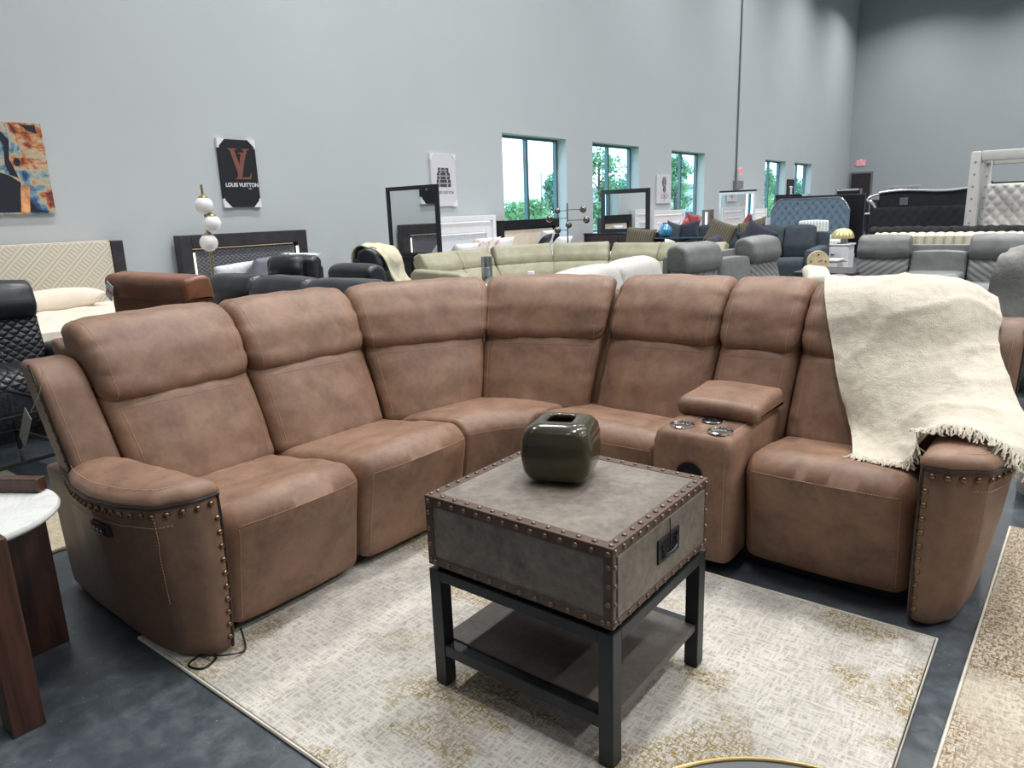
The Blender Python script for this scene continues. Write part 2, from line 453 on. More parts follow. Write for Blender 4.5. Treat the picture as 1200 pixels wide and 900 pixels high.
dashes(st,[(-1.30,2.65,.6015),(-1.30,2.87,.6015)]); dashes(st,[(-1.01,2.65,.6015),(-1.01,2.87,.6015)]); dashes(st,[(-1.30,2.66,.6015),(-1.01,2.66,.6015)])
S('stitching',st,MAT['stitch'],con)
lidp=[(2.87,.6,.01),(2.855,.64,.03),(2.88,.672,.03),(3.2,.69,.03),(3.22,.6,.01)]
lid=Sweep([(a,b,c) for a,b,c in lidp],.37,lambda u,d,z:(-1.150+u,d,z),48,14,.03,5,lambda x,d,z,nx,nz:.01*(1-x*x)*max(0,nz),0,8,.003,3)
lo_=S('console_lid',lid.mesh(),MAT['brown']); st=nb()
for s_ in (-1,1): dashes(st,[lid.pt(s_*.15,i,.0012) for i in range(lid.idx(2.86,.62),lid.idx(2.86,.62)+1)]+[V((-1.150+s_*.15,2.88+.03*k,.676+.0015*k)) for k in range(10)])
S('stitching',st,MAT['stitch'],lo_)
for cx,cy in ((-1.232,2.712),(-1.062,2.705)):
    bm=nb(); lathe(bm,[(.052,0),(.052,.005),(.044,.007),(.040,.002),(.038,-.055),(.0,-.057)],36,(cx,cy,.6))
    cu=S('cup_holder',bm,MAT['chrome'])
    for k in range(4):
        a=k*PI/2+.4; S('rivet',tube(nb(),[(cx+.048*math.cos(a),cy+.048*math.sin(a),.604),(cx+.048*math.cos(a),cy+.048*math.sin(a),.609)],.003,6),MAT['brass'],cu)
bm=nb(); lathe(bm,[(.043,0),(.043,.006),(.036,.009),(.024,.009),(.022,.004),(.016,.004),(.014,.007),(0,.007)],32,(-1.146,2.822,.6)); S('charger_dial',bm,plain('dark_chrome',(110,112,116),.22,1,.05),con)
bm=nb(); lathe(bm,[(.058,0),(.058,.004),(.05,.004),(.046,-.004),(0,-.004)],32); bmesh.ops.rotate(bm,matrix=Matrix.Rotation(PI/2,3,'X'),verts=bm.verts[:]); bmesh.ops.translate(bm,vec=V((-1.155,2.62,.42)),verts=bm.verts[:])
S('speaker_grille',bm,MAT['darkvoid'],con)
# ---- arms.  local (a: back from the front face, b: outwards from the inner face)
def arm(place,name_side):
    TOPP=[(.0,0,.03),(.0,.10,.06),(.055,.205,.035),(.20,.25,.25),(.40,.262,.3),(.60,.235,.3)]
    BOTP=[(.03,0,.03),(.035,.07,.08),(.13,.145,.12),(.30,.172,.25),(.45,.174,.3),(.65,.168,.3)]
    def outline(g,z,back=1.08):
        f=min(max((z-.03)/.60,0),1); fe=f**.8; bl=-.016*math.sin(PI*f); pts=[]
        for k,(t,b) in enumerate(zip(TOPP,BOTP)):
            pts.append((b[0]+(t[0]-b[0])*fe+(bl if k<3 else 0),b[1]+(t[1]-b[1])*fe+(.006*math.sin(PI*f) if k>1 else 0),b[2]+(t[2]-b[2])*fe))
        if back<1: pts+=[(.735,.192,.08),(back,.10,.07),(back,.0,.02)]
        else: pts+=[(.80,.165+.02*fe,.2),(back,.14+.02*fe,.03),(back,.0,.02)]
        q=fillet(pts,7)
        if g: q=[V((.38+(p.x-.38)*(1+g/.38),.11+(p.y-.11)*(1+g/.12))) for p in q]
        return q
    def zs(a,z): return z-(.055*max(0,a)*max(0,(z-.3)/.3))
    bm=nb(); R=[]
    for z,g in ((.016,-.02),(.03,-.004),(.055,0),(.14,0),(.25,0),(.36,0),(.46,0),(.54,0),(.614,0),(.620,-.006)):
        R.append([place(p.x,p.y,zs(p.x,z)) for p in resample(outline(g,z),120)])
    loft(bm,R); o=S('armrest',bm,MAT['brown_side'],angle=60)
    # padded top
    bm=nb(); R=[]
    for z,g in ((.616,-.004),(.624,.004),(.638,.004),(.656,-.006),(.669,-.026),(.677,-.05),(.680,-.072)):
        R.append([place(p.x,p.y,zs(p.x,z)+.006*noise.noise(V((p.x*9,p.y*9,z)))) for p in resample(outline(g,.582,.86),120)])
    loft(bm,R); pad=S('arm_pad',bm,MAT['brown'],o,angle=80)
    st=nb(); ol=resample(outline(-.012,.582),120); n0=[p for p in ol if p.y>.0]
    o2=outline(0,.582)
    # piping: vertical up the inner front edge then round the top
    top=[p for p in resample(outline(.004,.60),160)]
    st_i=min(range(160),key=lambda i:(top[i]-V((-.01,-.0))).length)
    seq=[top[(st_i+k)%160] for k in range(160)]
    if seq[12].y<seq[0].y-.001 or seq[12].x>.2: seq=[top[(st_i-k)%160] for k in range(160)]
    run=[]
    for p in seq:
        run.append(p)
        if p.x>.82: break
    vert=[]
    for k in range(14):
        z=.03+.575*k/13; q=outline(.003,z); c=min(q,key=lambda p:(p-V((-.03,-.03))).length); vert.append(place(c.x,c.y+.006,zs(c.x,z)))
    path=vert+[place(p.x,p.y,zs(p.x,.620)) for p in run]
    S('piping',tube(nb(),path,.0055,8),MAT['piping'],o)
    # nails
    pathN=0
    L=0;prev=None;nxt=.035;nails=[]
    full=[]
    for k in range(22):
        z=.585-.535*k/21; q=outline(0,z); c=min(q,key=lambda p:(p-V((-.03,.022))).length); full.append((V((c.x,max(c.y,.024))),z,1))
    acc=0
    for k in range(1,len(full)):
        a=place(full[k-1][0].x,full[k-1][0].y,full[k-1][1]); b=place(full[k][0].x,full[k][0].y,full[k][1]); acc+=(b-a).length
        if acc>.043: nails.append((full[k][0],full[k][1])); acc=0
    acc=.02
    for k in range(1,len(run)-2):
        acc+=(run[k]-run[k-1]).length
        if acc>.040: nails.append((run[k],.592)); acc=0
    # nail mesh
    first=None
    ctr=V((.4,.12))
    for p,z in nails:
        q=outline(0,z); i=min(range(len(q)),key=lambda j:(q[j]-p).length); a=q[i-1]; b=q[(i+1)%len(q)]; t=(b-a).normalized(); nn=V((t.y,-t.x))
        if nn.dot(q[i]-ctr)<0: nn=-nn
        P=place(p.x,p.y,zs(p.x,z)); Q=place(p.x+nn.x*.01,p.y+nn.y*.01,zs(p.x,z)); dr=(Q-P).normalized()
        if first is None:
            nm=nb(); lathe(nm,[(.0108,-.002),(.0112,.0005),(.0088,.005),(.0045,.0075),(0,.008)],14)
            first=obj('nail_head',nm,MAT['brass'],o); e=first
        else:
            e=first.copy(); link(e); e.parent=o
        e.matrix_local=Matrix.Translation(P-SO)@dr.to_track_quat('Z','Y').to_matrix().to_4x4()
    # stitching on top and panel seams
    st=nb(); dashes(st,[place(p.x,p.y,zs(p.x,.6735)) for p in [V((q.x*1.0+.025,q.y-.03)) for q in run[8:] if q.y>.05]],step=.012)
    _x=([place(.17+.0*k,[q for q in [outline(.0015,.53-.04*k)]][0][min(range(len(outline(.0015,.53-.04*k))),key=lambda j:(outline(.0015,.53-.04*k)[j]-V((.17,.4))).length)].y,zs(.17,.53-.04*k)) for k in range(12)])
    dashes(st,[place(p.x+.0,p.y+.0015,zs(p.x,.553)) for p in run[10:]],step=.012)
    cs=[]
    for k in range(9):
        z=.575-.04*k; q=outline(.0015,z); f=(z-.03)/.6; c=V((.055*f+.13*(1-f)-.01,.205*f+.145*(1-f)+.01)); m_=min(q,key=lambda p:(p-c).length); cs.append(place(m_.x,m_.y,zs(m_.x,z)))
    dashes(st,cs,step=.012)
    S('stitching',st,MAT['stitch'],o)
    return o
LY=1.16
armL=arm(lambda a,b,z:V((-2.185-a,LY-b,z)),'left')
XA=-.335
armR=arm(lambda a,b,z:V((XA+b*.98,2.63+a,z)),'right')
# usb panel on the left arm's outer side
bm=nb(); box(bm,-2.60,-2.475,.896,.94,.475,.515,.006); pn=S('power_panel',bm,plain('bronze_plate',(70,58,50),.3,.8,.05),armL,False)
bm=nb(); box(bm,-2.585,-2.49,.893,.899,.482,.508,.003)
S('button_strip',bm,MAT['blackplastic'],pn,False)
bm=nb()
for k in range(3): box(bm,-2.57+.028*k,-2.555+.028*k,.890,.895,.490,.500,.002)
S('button',bm,MAT['chrome'],pn,False)
# wings of the back at both ends
def wing(B0,B1,T0,T1,sd,outer):
    B0,B1,T0,T1=map(V,(B0,B1,T0,T1)); w=((B1-B0).length+(T1-T0).length)/2
    mf=panelmap(B0,B1,T0,T1,w)
    s=Sweep([(.0,.42,.03),(-.005,.7,.3),(.0,.93,.05),(.05,1.0,.06),(.25,1.0,.06),(.25,.42,.03)],w,mf,70,8,.028,5,None,0,8,.004,sd)
    o=S('back_wing',s.mesh(),MAT['brown_side'])
    W=w/2; st=nb(); i0,i1=s.idx(0,.5),s.idx(.05,1.0); a,b=sorted((i0,i1)); rng=list(range(a,b+1)) if b-a<35 else list(range(b,70))+list(range(0,a+1))
    dashes(st,[s.pt(outer*(W-.035),i,.0015) for i in rng]); S('stitching',st,MAT['stitch'],o)
    pts=[V(mf(outer*(W+.003),.03,.52+.04*k)) for k in range(13)]
    S('piping',tube(nb(),pts,.0045,6),MAT['piping'],o)
    nm=armL.children[0]
    base=[c for c in armL.children if c.name.startswith('nail_head')][0]
    dr=(pts[0]-V(mf(outer*(W-.05),.03,.52))).normalized()
    for k in range(13):
        e=base.copy(); link(e); e.parent=o; P=V(mf(outer*(W+.001),.05,.52+.038*k)); e.matrix_local=Matrix.Translation(P-SO)@dr.to_track_quat('Z','Y').to_matrix().to_4x4()
wing((-2.86,.985),(-2.84,1.165),(-3.11,.955),(-3.10,1.12),31,-1)
wing((-.30,3.22),(-.135,3.22),(-.30,3.50),(-.115,3.50),32,1)
# power cord under the left arm
pts=[(-2.35,1.12,.05),(-2.27,1.09,.02),(-2.22,1.08,.017),(-2.2,1.02,.017),(-2.26,1.0,.017),(-2.28,1.05,.018),(-2.22,1.07,.03),(-2.17,1.12,.03),(-2.18,1.17,.02),(-2.25,1.2,.06)]
def smoothpath(P,n=6):
    P=[V(p) for p in P]; out=[]
    for i in range(len(P)-1):
        p0=P[max(i-1,0)];p1=P[i];p2=P[i+1];p3=P[min(i+2,len(P)-1)]
        for k in range(n):
            t=k/n; out.append(.5*((2*p1)+(p2-p0)*t+(2*p0-5*p1+4*p2-p3)*t*t+(3*p1-p0-3*p2+p3)*t**3))
    out.append(P[-1]); return out
S('power_cord',tube(nb(),smoothpath(pts),.004,6),MAT['blackplastic'])
# hang tag on the back corner
t=thing('hang_tag','grey swing tag on a string at the rear outer corner of the brown sectional','tag',(-3.12,.93,.8))
bm=nb(); box(bm,-.03,.03,-.001,.001,-.09,.09,.0); bmesh.ops.rotate(bm,matrix=Matrix.Rotation(.75,3,'Y'),verts=bm.verts[:]); bmesh.ops.translate(bm,vec=V((.09,-.04,-.02)),verts=bm.verts[:])
obj('card',bm,plain('grey_card',(112,112,106),.6),t,False)
obj('string',tube(nb(),smoothpath([(.16,-.035,.05),(.185,-.02,.09),(.2,.0,.14),(.19,.02,.2)]),.0012,5),plain('string',(150,140,120),.8),t)
# ================================================================== rugs
def rug_mat(name,base,grey,gold,thr=.56,gs=1.1,brown=False,seed=0):
    t=NT(name); v=t.co(); 
    w1=t.noise(1,5,.75,t.co((16,95,1)),.3); w2=t.noise(1,5,.75,t.co((95,16,1)),.3)
    hatch=t.math('MAXIMUM',w1,w2)
    big=t.noise(gs,4,.6,t.co((1,1,1),rot=(0,0,.3)),.6)
    patch=t.noise(2.3,4,.6,t.co((1.6,1,1)),.2)
    c=t.mix(t.ramp(hatch,[(.45,0),(.55,1)]),srgb(*grey),srgb(*base))
    c=t.mix(t.ramp(patch,[(.44,0),(.62,.45)]),c,srgb(*grey))
    c=t.mix(t.math('MULTIPLY',t.ramp(hatch,[(.56,0),(.6,1)]),t.ramp(patch,[(.38,.0),(.58,.75)])),c,srgb(*base))
    fine=t.noise(1,3,.7,t.co((42,130,1))); fine2=t.noise(1,3,.7,t.co((130,42,1))); fn=t.math('MAXIMUM',fine,fine2)
    g=t.math('MULTIPLY',t.ramp(fn,[(.52,0),(.57,1)]),t.ramp(big,[(thr-.02,0),(thr+.06,1)]))
    c=t.mix(g,c,srgb(*gold))
    g2=t.math('MULTIPLY',t.ramp(t.noise(1,3,.7,t.co((60,60,1))),[(.55,0),(.6,.55)]),t.ramp(t.noise(2.6,3,.6,v),[(.45,0),(.65,1)]))
    c=t.mix(g2,c,srgb(*((120,100,78) if brown else (176,170,158))))
    t.set(Base_Color=c,Roughness=.95); t.set(**{'Specular_IOR_Level':.15,'Sheen_Weight':.15})
    h=t.math('ADD',t.noise(300,3,.7,v),t.math('MULTIPLY',hatch,.8)); t.bump(h,.6,.004); return t.m
MAT['binding']=plain('rug_binding',(205,200,188),.9,bs=.5,bsc=300)
def rug(label,x0,x1,y0,y1,rz,mat,loc,bind=MAT['binding']):
    r=thing('area_rug',label,'rug',loc,rz)
    obj('pile',bx(x0+.012,x1-.012,y0+.012,y1-.012,.0,.012,.003),mat,r,False)
    obj('binding',tube(nb(),[(x0+.006,y0+.006,.006),(x1-.006,y0+.006,.006),(x1-.006,y1-.006,.006),(x0+.006,y1-.006,.006)],.0065,6,closed=True),bind,r)
    return r
rug('cream and grey distressed rug with gold flecks under the riveted trunk table','x' and -1.22,1.16,-.81,.83,0,rug_mat('distressed_rug',(207,203,195),(160,156,149),(142,122,72),.515,2.2),(-1.38,1.79,0.001))
rug('cream rug with brown abrasions at the right edge, apart from the sofa',0,1.7,-2.9,0,-.025,rug_mat('brown_rug',(206,197,181),(172,162,146),(128,104,72),.40,brown=True),(-.10,3.80,0.001))
# ================================================================== trunk table
def suede(name,c,c2):
    t=NT(name); a=t.noise(5,6,.65,dist=.5); b=t.noise(40,5,.7)
    t.set(Base_Color=t.ramp(t.math('ADD',t.math('MULTIPLY',a,.6),t.math('MULTIPLY',b,.4)),[(.35,srgb(*c2)),(.65,srgb(*c))]),Roughness=.55); t.bump(t.noise(160,4,.6),.25,.001); return t.m
MAT['trunk']=suede('distressed_grey_hide',(142,134,124),(88,82,76))
MAT['strap']=plain('brown_strap',(86,66,56),.45,0,.15,20,.2)
MAT['rivet']=plain('bronze_rivet',(122,104,94),.4,.7,.1)
tt=thing('trunk_table','grey riveted trunk side table with a drawer on a black metal frame','table',(-1.161,1.731,.0133))
L2,W2=.3305,.2965; z0,z1=.427,.657
tr=obj('trunk',bx(-L2+.004,L2-.004,-W2+.004,W2-.004,z0+.001,z1-.002,.004),MAT['trunk'],tt,False)
bm=nb(); s=.034;e=.004
# straps: top frame, sides, verticals
def strap(x0,x1,y0,y1,za,zb): box(bm,x0,x1,y0,y1,za,zb,.0015,1)
for sy in (-1,1):
    ya,yb=sorted((sy*W2,sy*(W2-s))); strap(-L2,L2,ya,yb,z1-.0025,z1)
    ya,yb=sorted((sy*(W2-.0004),sy*(W2-.0045))); strap(-L2+.001,L2-.001,ya,yb,z1-s,z1-.0008); strap(-L2+.001,L2-.001,ya,yb,z0+.0005,z0+s*.8)
    for sx in (-1,1):
        xa,xb=sorted((sx*(L2-.0007),sx*(L2-s*.85))); ya,yb=sorted((sy*W2,sy*(W2-.0045))); strap(xa,xb,ya,yb,z0,z1-.0012)
for sx in (-1,1):
    xa,xb=sorted((sx*(L2-.0003),sx*(L2-s))); strap(xa,xb,-W2+s,W2-s,z1-.0025,z1-.0003)
    xa,xb=sorted((sx*(L2-.0004),sx*(L2-.0045))); strap(xa,xb,-W2+.001,W2-.001,z1-s*.75,z1-.0008); strap(xa,xb,-W2+.001,W2-.001,z0+.0005,z0+s*.6)
    for sy in (-1,1):
        ya,yb=sorted((sy*(W2-.0007),sy*(W2-s*.55))); xa,xb=sorted((sx*L2,sx*(L2-.0045))); strap(xa,xb,ya,yb,z0,z1-.0012)
obj('edge_strap',bm,MAT['strap'],tt,False)
dr=obj('drawer',bx(L2-.02,L2-.002,-W2+.024,W2-.024,z0+.024,z1-.03,.003),MAT['trunk'],tt,False)
dr.location=(.0035,0,0)
bm=nb(); hz=(z0+z1)/2+.004; hy=.012
fx=L2-.0015
box(bm,fx,fx+.005,hy-.066,hy+.066,hz+.026,hz+.036); box(bm,fx,fx+.005,hy-.066,hy+.066,hz-.036,hz-.026); box(bm,fx,fx+.005,hy-.066,hy-.052,hz-.026,hz+.026); box(bm,fx,fx+.005,hy+.052,hy+.066,hz-.026,hz+.026)
hd=obj('handle_plate',bm,MAT['black_metal'],dr,False)
obj('handle_recess',bx(fx-.0005,fx+.0008,hy-.052,hy+.052,hz-.026,hz+.026),MAT['darkvoid'],dr,False)
obj('pull',tube(nb(),smoothpath([(fx+.004,hy-.044,hz+.012),(fx+.012,hy-.036,hz-.012),(fx+.014,hy,hz-.018),(fx+.012,hy+.036,hz-.012),(fx+.004,hy+.044,hz+.012)]),.0045,8),MAT['black_metal'],dr)
obj('cord_loop',tube(nb(),smoothpath([(L2+.003,hy+.002,z1-.03),(L2+.005,hy+.004,hz+.03),(L2+.010,hy,hz-.018),(L2+.012,hy+.02,hz-.03)]),.0018,6),MAT['blackplastic'],dr)
# rivets: 100 as parts, the rest as one part
def rivet_bm():
    b=nb(); lathe(b,[(.0075,0),(.0072,.0022),(.005,.0045),(.0022,.0056),(0,.0059)],12); return b
spots=[]
nx,ny=14,13
def lin(a,b,n): return [a+(b-a)*k/(n-1) for k in range(n)]
for x in lin(-L2+.014,L2-.014,nx): spots.append(((x,-W2+.017,z1),'Z')); 
for x in lin(-L2+.014,L2-.014,nx): spots.append(((x,-W2,z1-.017),'-Y'))
for x in lin(-L2+.03,L2-.03,12): spots.append(((x,-W2,z0+.014),'-Y'))
for y in lin(-W2+.045,W2-.014,ny): spots.append(((L2-.017,y,z1),'Z'))
for y in lin(-W2+.014,W2-.014,ny+1): spots.append(((L2,y,z1-.013),'X'))
for y in lin(-W2+.035,W2-.035,11): spots.append(((L2,y,z0+.0105),'X'))
for z in lin(z0+.018,z1-.055,4):
    spots.append(((-L2+.014,-W2,z),'-Y')); spots.append(((L2-.014,-W2,z),'-Y')); spots.append(((L2,-W2+.011,z),'X')); spots.append(((L2,W2-.011,z),'X'))
rest=spots[100:]+[((x,W2-.017,z1),'Z') for x in lin(-L2+.014,L2-.045,nx-1)]+[((-L2+.017,y,z1),'Z') for y in lin(-W2+.045,W2-.045,ny-1)]
ROT={'Z':Matrix.Identity(4),'-Y':Matrix.Rotation(PI/2,4,'X'),'X':Matrix.Rotation(PI/2,4,'Y')}
rv=None
for p,a in spots[:100]:
    if rv is None: rv=obj('rivet',rivet_bm(),MAT['rivet'],tt); e=rv
    else: e=rv.copy(); link(e); e.parent=tt
    e.matrix_local=Matrix.Translation(V(p))@ROT[a]
bm=nb()
for p,a in rest: merge(bm,rivet_bm(),Matrix.Translation(V(p))@ROT[a])
meta(obj('rivet_row',bm,MAT['rivet'],tt),kind='stuff')
lg=.046; fz=.411
for sx in (-1,1):
    for sy in (-1,1):
        xa,xb=sorted((sx*L2,sx*(L2-lg))); ya,yb=sorted((sy*W2,sy*(W2-lg)))
        l_=obj('leg',bx(xa,xb,ya,yb,.004,fz,.002),MAT['black_metal'],tt,False)
        obj('foot_glide',bx(xa+.004,xb-.004,ya+.004,yb-.004,0,.005),MAT['blackplastic'],l_,False)
bm=nb(); h=.034
for sy in (-1,1):
    ya,yb=sorted((sy*W2,sy*(W2-lg))); box(bm,-L2+lg,L2-lg,ya,yb,fz-h,fz,.002)
for sx in (-1,1):
    xa,xb=sorted((sx*L2,sx*(L2-lg))); box(bm,xa,xb,-W2+lg,W2-lg,fz-h,fz,.002)
obj('frame_rail',bm,MAT['black_metal'],tt,False)
obj('trunk_base',bx(-L2+.02,L2-.02,-W2+.02,W2-.02,fz,z0+.001),MAT['blackplastic'],tt,False)
for sy in (-1,1):
    ya,yb=sorted((sy*W2,sy*(W2-lg))); obj('shelf_rail',bx(-L2+lg,L2-lg,ya+.003,yb-.003,.113,.152,.002),MAT['black_metal'],tt,False)
obj('shelf',bx(-L2+.01,L2-.01,-W2+lg-.004,W2-lg+.004,.135,.158,.002),suede('shelf_hide',(104,96,90),(72,68,64)),tt,False)
obj('shelf_knob',lathe(nb(),[(.03,0),(.034,.02),(.02,.03),(0,.032)],20,(-.1,.2,z0-.065)),MAT['blackplastic'],tt)
# vase
def sup(r,z,n=64,pw=4.2):
    out=[]
    for k in range(n):
        a=2*PI*k/n; c,s_=math.cos(a),math.sin(a); q=(abs(c)**pw+abs(s_)**pw)**(-1/pw); out.append(V((r*q*c,r*q*s_,z)))
    return out
def vase_mat():
    t=NT('smoky_olive_glass'); z=t.n('ShaderNodeSeparateXYZ'); t.l(t.co(),z.inputs[0])
    hz_=t.noise(1,4,.6,t.co((1.5,1.5,60)))
    c=t.ramp(t.noise(3,3),[(.35,srgb(52,52,46)),(.65,srgb(82,76,48))])
    t.set(Base_Color=c,Roughness=.24,Transmission_Weight=.3,IOR=1.35,Coat_Weight=.5,Coat_Roughness=.08); t.bump(hz_,.25,.003); return t.m
bm=nb(); pf=[(.05,.0),(.076,.003),(.096,.015),(.108,.038),(.113,.07),(.1145,.10),(.113,.135),(.106,.163),(.092,.180),(.07,.189),(.045,.1915),(.040,.187),(.043,.175),(.080,.16),(.098,.13),(.10,.095),(.094,.055),(.07,.03),(.0,.028)]
loft(bm,[sup(max(r,.0005),z,80,5.6 if r>.03 else 4) for r,z in pf])
vs=obj('vase',bm,vase_mat(),None,angle=80); vs.location=(-1.225,1.795,.673); vs.rotation_euler=(0,0,math.radians(20)); meta(vs,'squarish dark olive glass vase with a square mouth on the trunk table','vase')
# ================================================================== throw over the right seat
def grid_surface(ctrl,nu,nv):
    R,C=len(ctrl),len(ctrl[0])
    def cr(P,t):
        n=len(P)-1; x=t*n; i=min(int(x),n-1); f=x-i
        p0=P[max(i-1,0)];p1=P[i];p2=P[i+1];p3=P[min(i+2,n)]
        return .5*((2*p1)+(p2-p0)*f+(2*p0-5*p1+4*p2-p3)*f*f+(3*p1-p0-3*p2+p3)*f**3)
    out=[]
    for a in range(nv+1):
        rows=[cr([ctrl[r][c] for r in range(R)],a/nv) for c in range(C)]
        out.append([cr(rows,b/nu) for b in range(nu+1)])
    return out
def cloth(ctrl,nu,nv,th=.006,wr=.006,sd=0,fr=6):
    ctrl=[[V(p) for p in r] for r in ctrl]; G=grid_surface(ctrl,nu,nv)
    G0=G; G=[[None]*(nu+1) for _ in range(nv+1)]
    for a in range(nv+1):
        for b in range(nu+1):
            p=G0[a][b]; pa=G0[min(a+1,nv)][b]-G0[max(a-1,0)][b]; pb=G0[a][min(b+1,nu)]-G0[a][max(b-1,0)]
            n=pa.cross(pb); n.normalize()
            G[a][b]=(p,n)
    H=[[p+n*(wr*noise.noise(V((p.x*fr+sd,p.y*fr,p.z*fr)))+wr*.9*(1-abs(noise.noise(V((p.x*fr*.6+sd,p.y*fr*.6+p.z*fr*.5,sd)))*2))**3+wr*.25*noise.noise(V((p.x*40,p.y*40,p.z*40)))) for p,n in r] for r in G]
    bm=nb(); top=[[bm.verts.new(p) for p in r] for r in H]; bot=[[bm.verts.new(H[a][b]-G[a][b][1]*th) for b in range(nu+1)] for a in range(nv+1)]
    for a in range(nv):
        for b in range(nu):
            bm.faces.new((top[a][b],top[a][b+1],top[a+1][b+1],top[a+1][b])); bm.faces.new((bot[a][b],bot[a+1][b],bot[a+1][b+1],bot[a][b+1]))
    for a in range(nv):
        for b in (0,nu): bm.faces.new((top[a][b],top[a+1][b],bot[a+1][b],bot[a][b]))
    for b in range(nu):
        for a in (0,nv): bm.faces.new((top[a][b],top[a][b+1],bot[a][b+1],bot[a][b]))
    return bm,H
def knit(name,c,c2,bs=.8,s=260):
    t=NT(name); v=t.co(); a=t.noise(s,3,.7,v); b=t.noise(26,4,.7,v)
    t.set(Base_Color=t.ramp(t.math('ADD',t.math('MULTIPLY',a,.5),t.math('MULTIPLY',b,.5)),[(.36,srgb(*c2)),(.62,srgb(*c))]),Roughness=.95); t.set(**{'Specular_IOR_Level':.1,'Sheen_Weight':.3}); t.bump(t.math('ADD',a,b),bs,.006); return t.m
MAT['cream_knit']=knit('cream_boucle_knit',(238,231,214),(214,205,187))
ctrl=[
 [(-.90,3.78,.72),(-.75,3.78,.70),(-.6,3.78,.7),(-.45,3.78,.7),(-.32,3.78,.7),(-.24,3.78,.7)],
 [(-.91,3.70,1.06),(-.75,3.72,1.06),(-.6,3.72,1.06),(-.45,3.72,1.06),(-.32,3.70,1.05),(-.235,3.68,1.03)],
 [(-.915,3.57,1.165),(-.77,3.58,1.165),(-.6,3.58,1.17),(-.45,3.58,1.165),(-.33,3.57,1.15),(-.235,3.60,1.085)],
 [(-.87,3.385,1.09),(-.73,3.38,1.10),(-.58,3.37,1.10),(-.44,3.38,1.09),(-.32,3.40,1.07),(-.215,3.49,1.02)],
 [(-.80,3.275,.90),(-.68,3.27,.91),(-.55,3.27,.91),(-.42,3.27,.90),(-.29,3.28,.89),(-.195,3.36,.90)],
 [(-.73,3.19,.72),(-.62,3.16,.73),(-.50,3.14,.74),(-.37,3.12,.76),(-.23,3.10,.78),(-.10,3.10,.76)],
 [(-.66,3.12,.57),(-.55,3.05,.58),(-.45,3.02,.61),(-.34,2.97,.69),(-.20,2.95,.728),(-.04,2.93,.705)],
 [(-.60,2.90,.515),(-.51,2.89,.525),(-.41,2.88,.545),(-.33,2.85,.692),(-.20,2.83,.712),(-.025,2.80,.61)],
]
bm,H=cloth(ctrl,70,110,.008,.012,3,5)
thr=thing('throw_blanket','cream fringed knit throw draped over the right back and arm of the brown sectional','blanket',(-.5,3.2,.5))
TO=V(thr.location)
obj('blanket_body',bm,MAT['cream_knit'],thr,off=TO,angle=80)
bm=nb(); rnd=random.Random(5)
edge=H[-1]; 
for k in range(300):
    t=k/299*(len(edge)-1); i=min(int(t),len(edge)-2); p=edge[i].lerp(edge[i+1],t-i)
    dr=(H[-1][i]-H[-4][i]).normalized()
    ln=rnd.uniform(.04,.075); a=p.copy(); pts=[a-dr*.01+V((0,0,.002))]
    cur=V((dr.x+rnd.uniform(-.6,.6),dr.y+rnd.uniform(-.4,.3),dr.z*.4)); cur.normalize()
    hang = p.x>-.36
    for q in range(5):
        a=a+cur*ln/5; cur=(cur+V((rnd.uniform(-.35,.35),rnd.uniform(-.25,.25),-.12 if not hang else -.22))).normalized()
        zmin=.53 if p.x<-.38 else (.684 if p.x<-.13 else .0)
        if a.z<zmin: a.z=zmin+rnd.uniform(0,.008)
        pts.append(a.copy())
    tube(bm,pts,.0026,4)
meta(obj('fringe',bm,MAT['cream_knit'],thr,off=TO),kind='stuff')
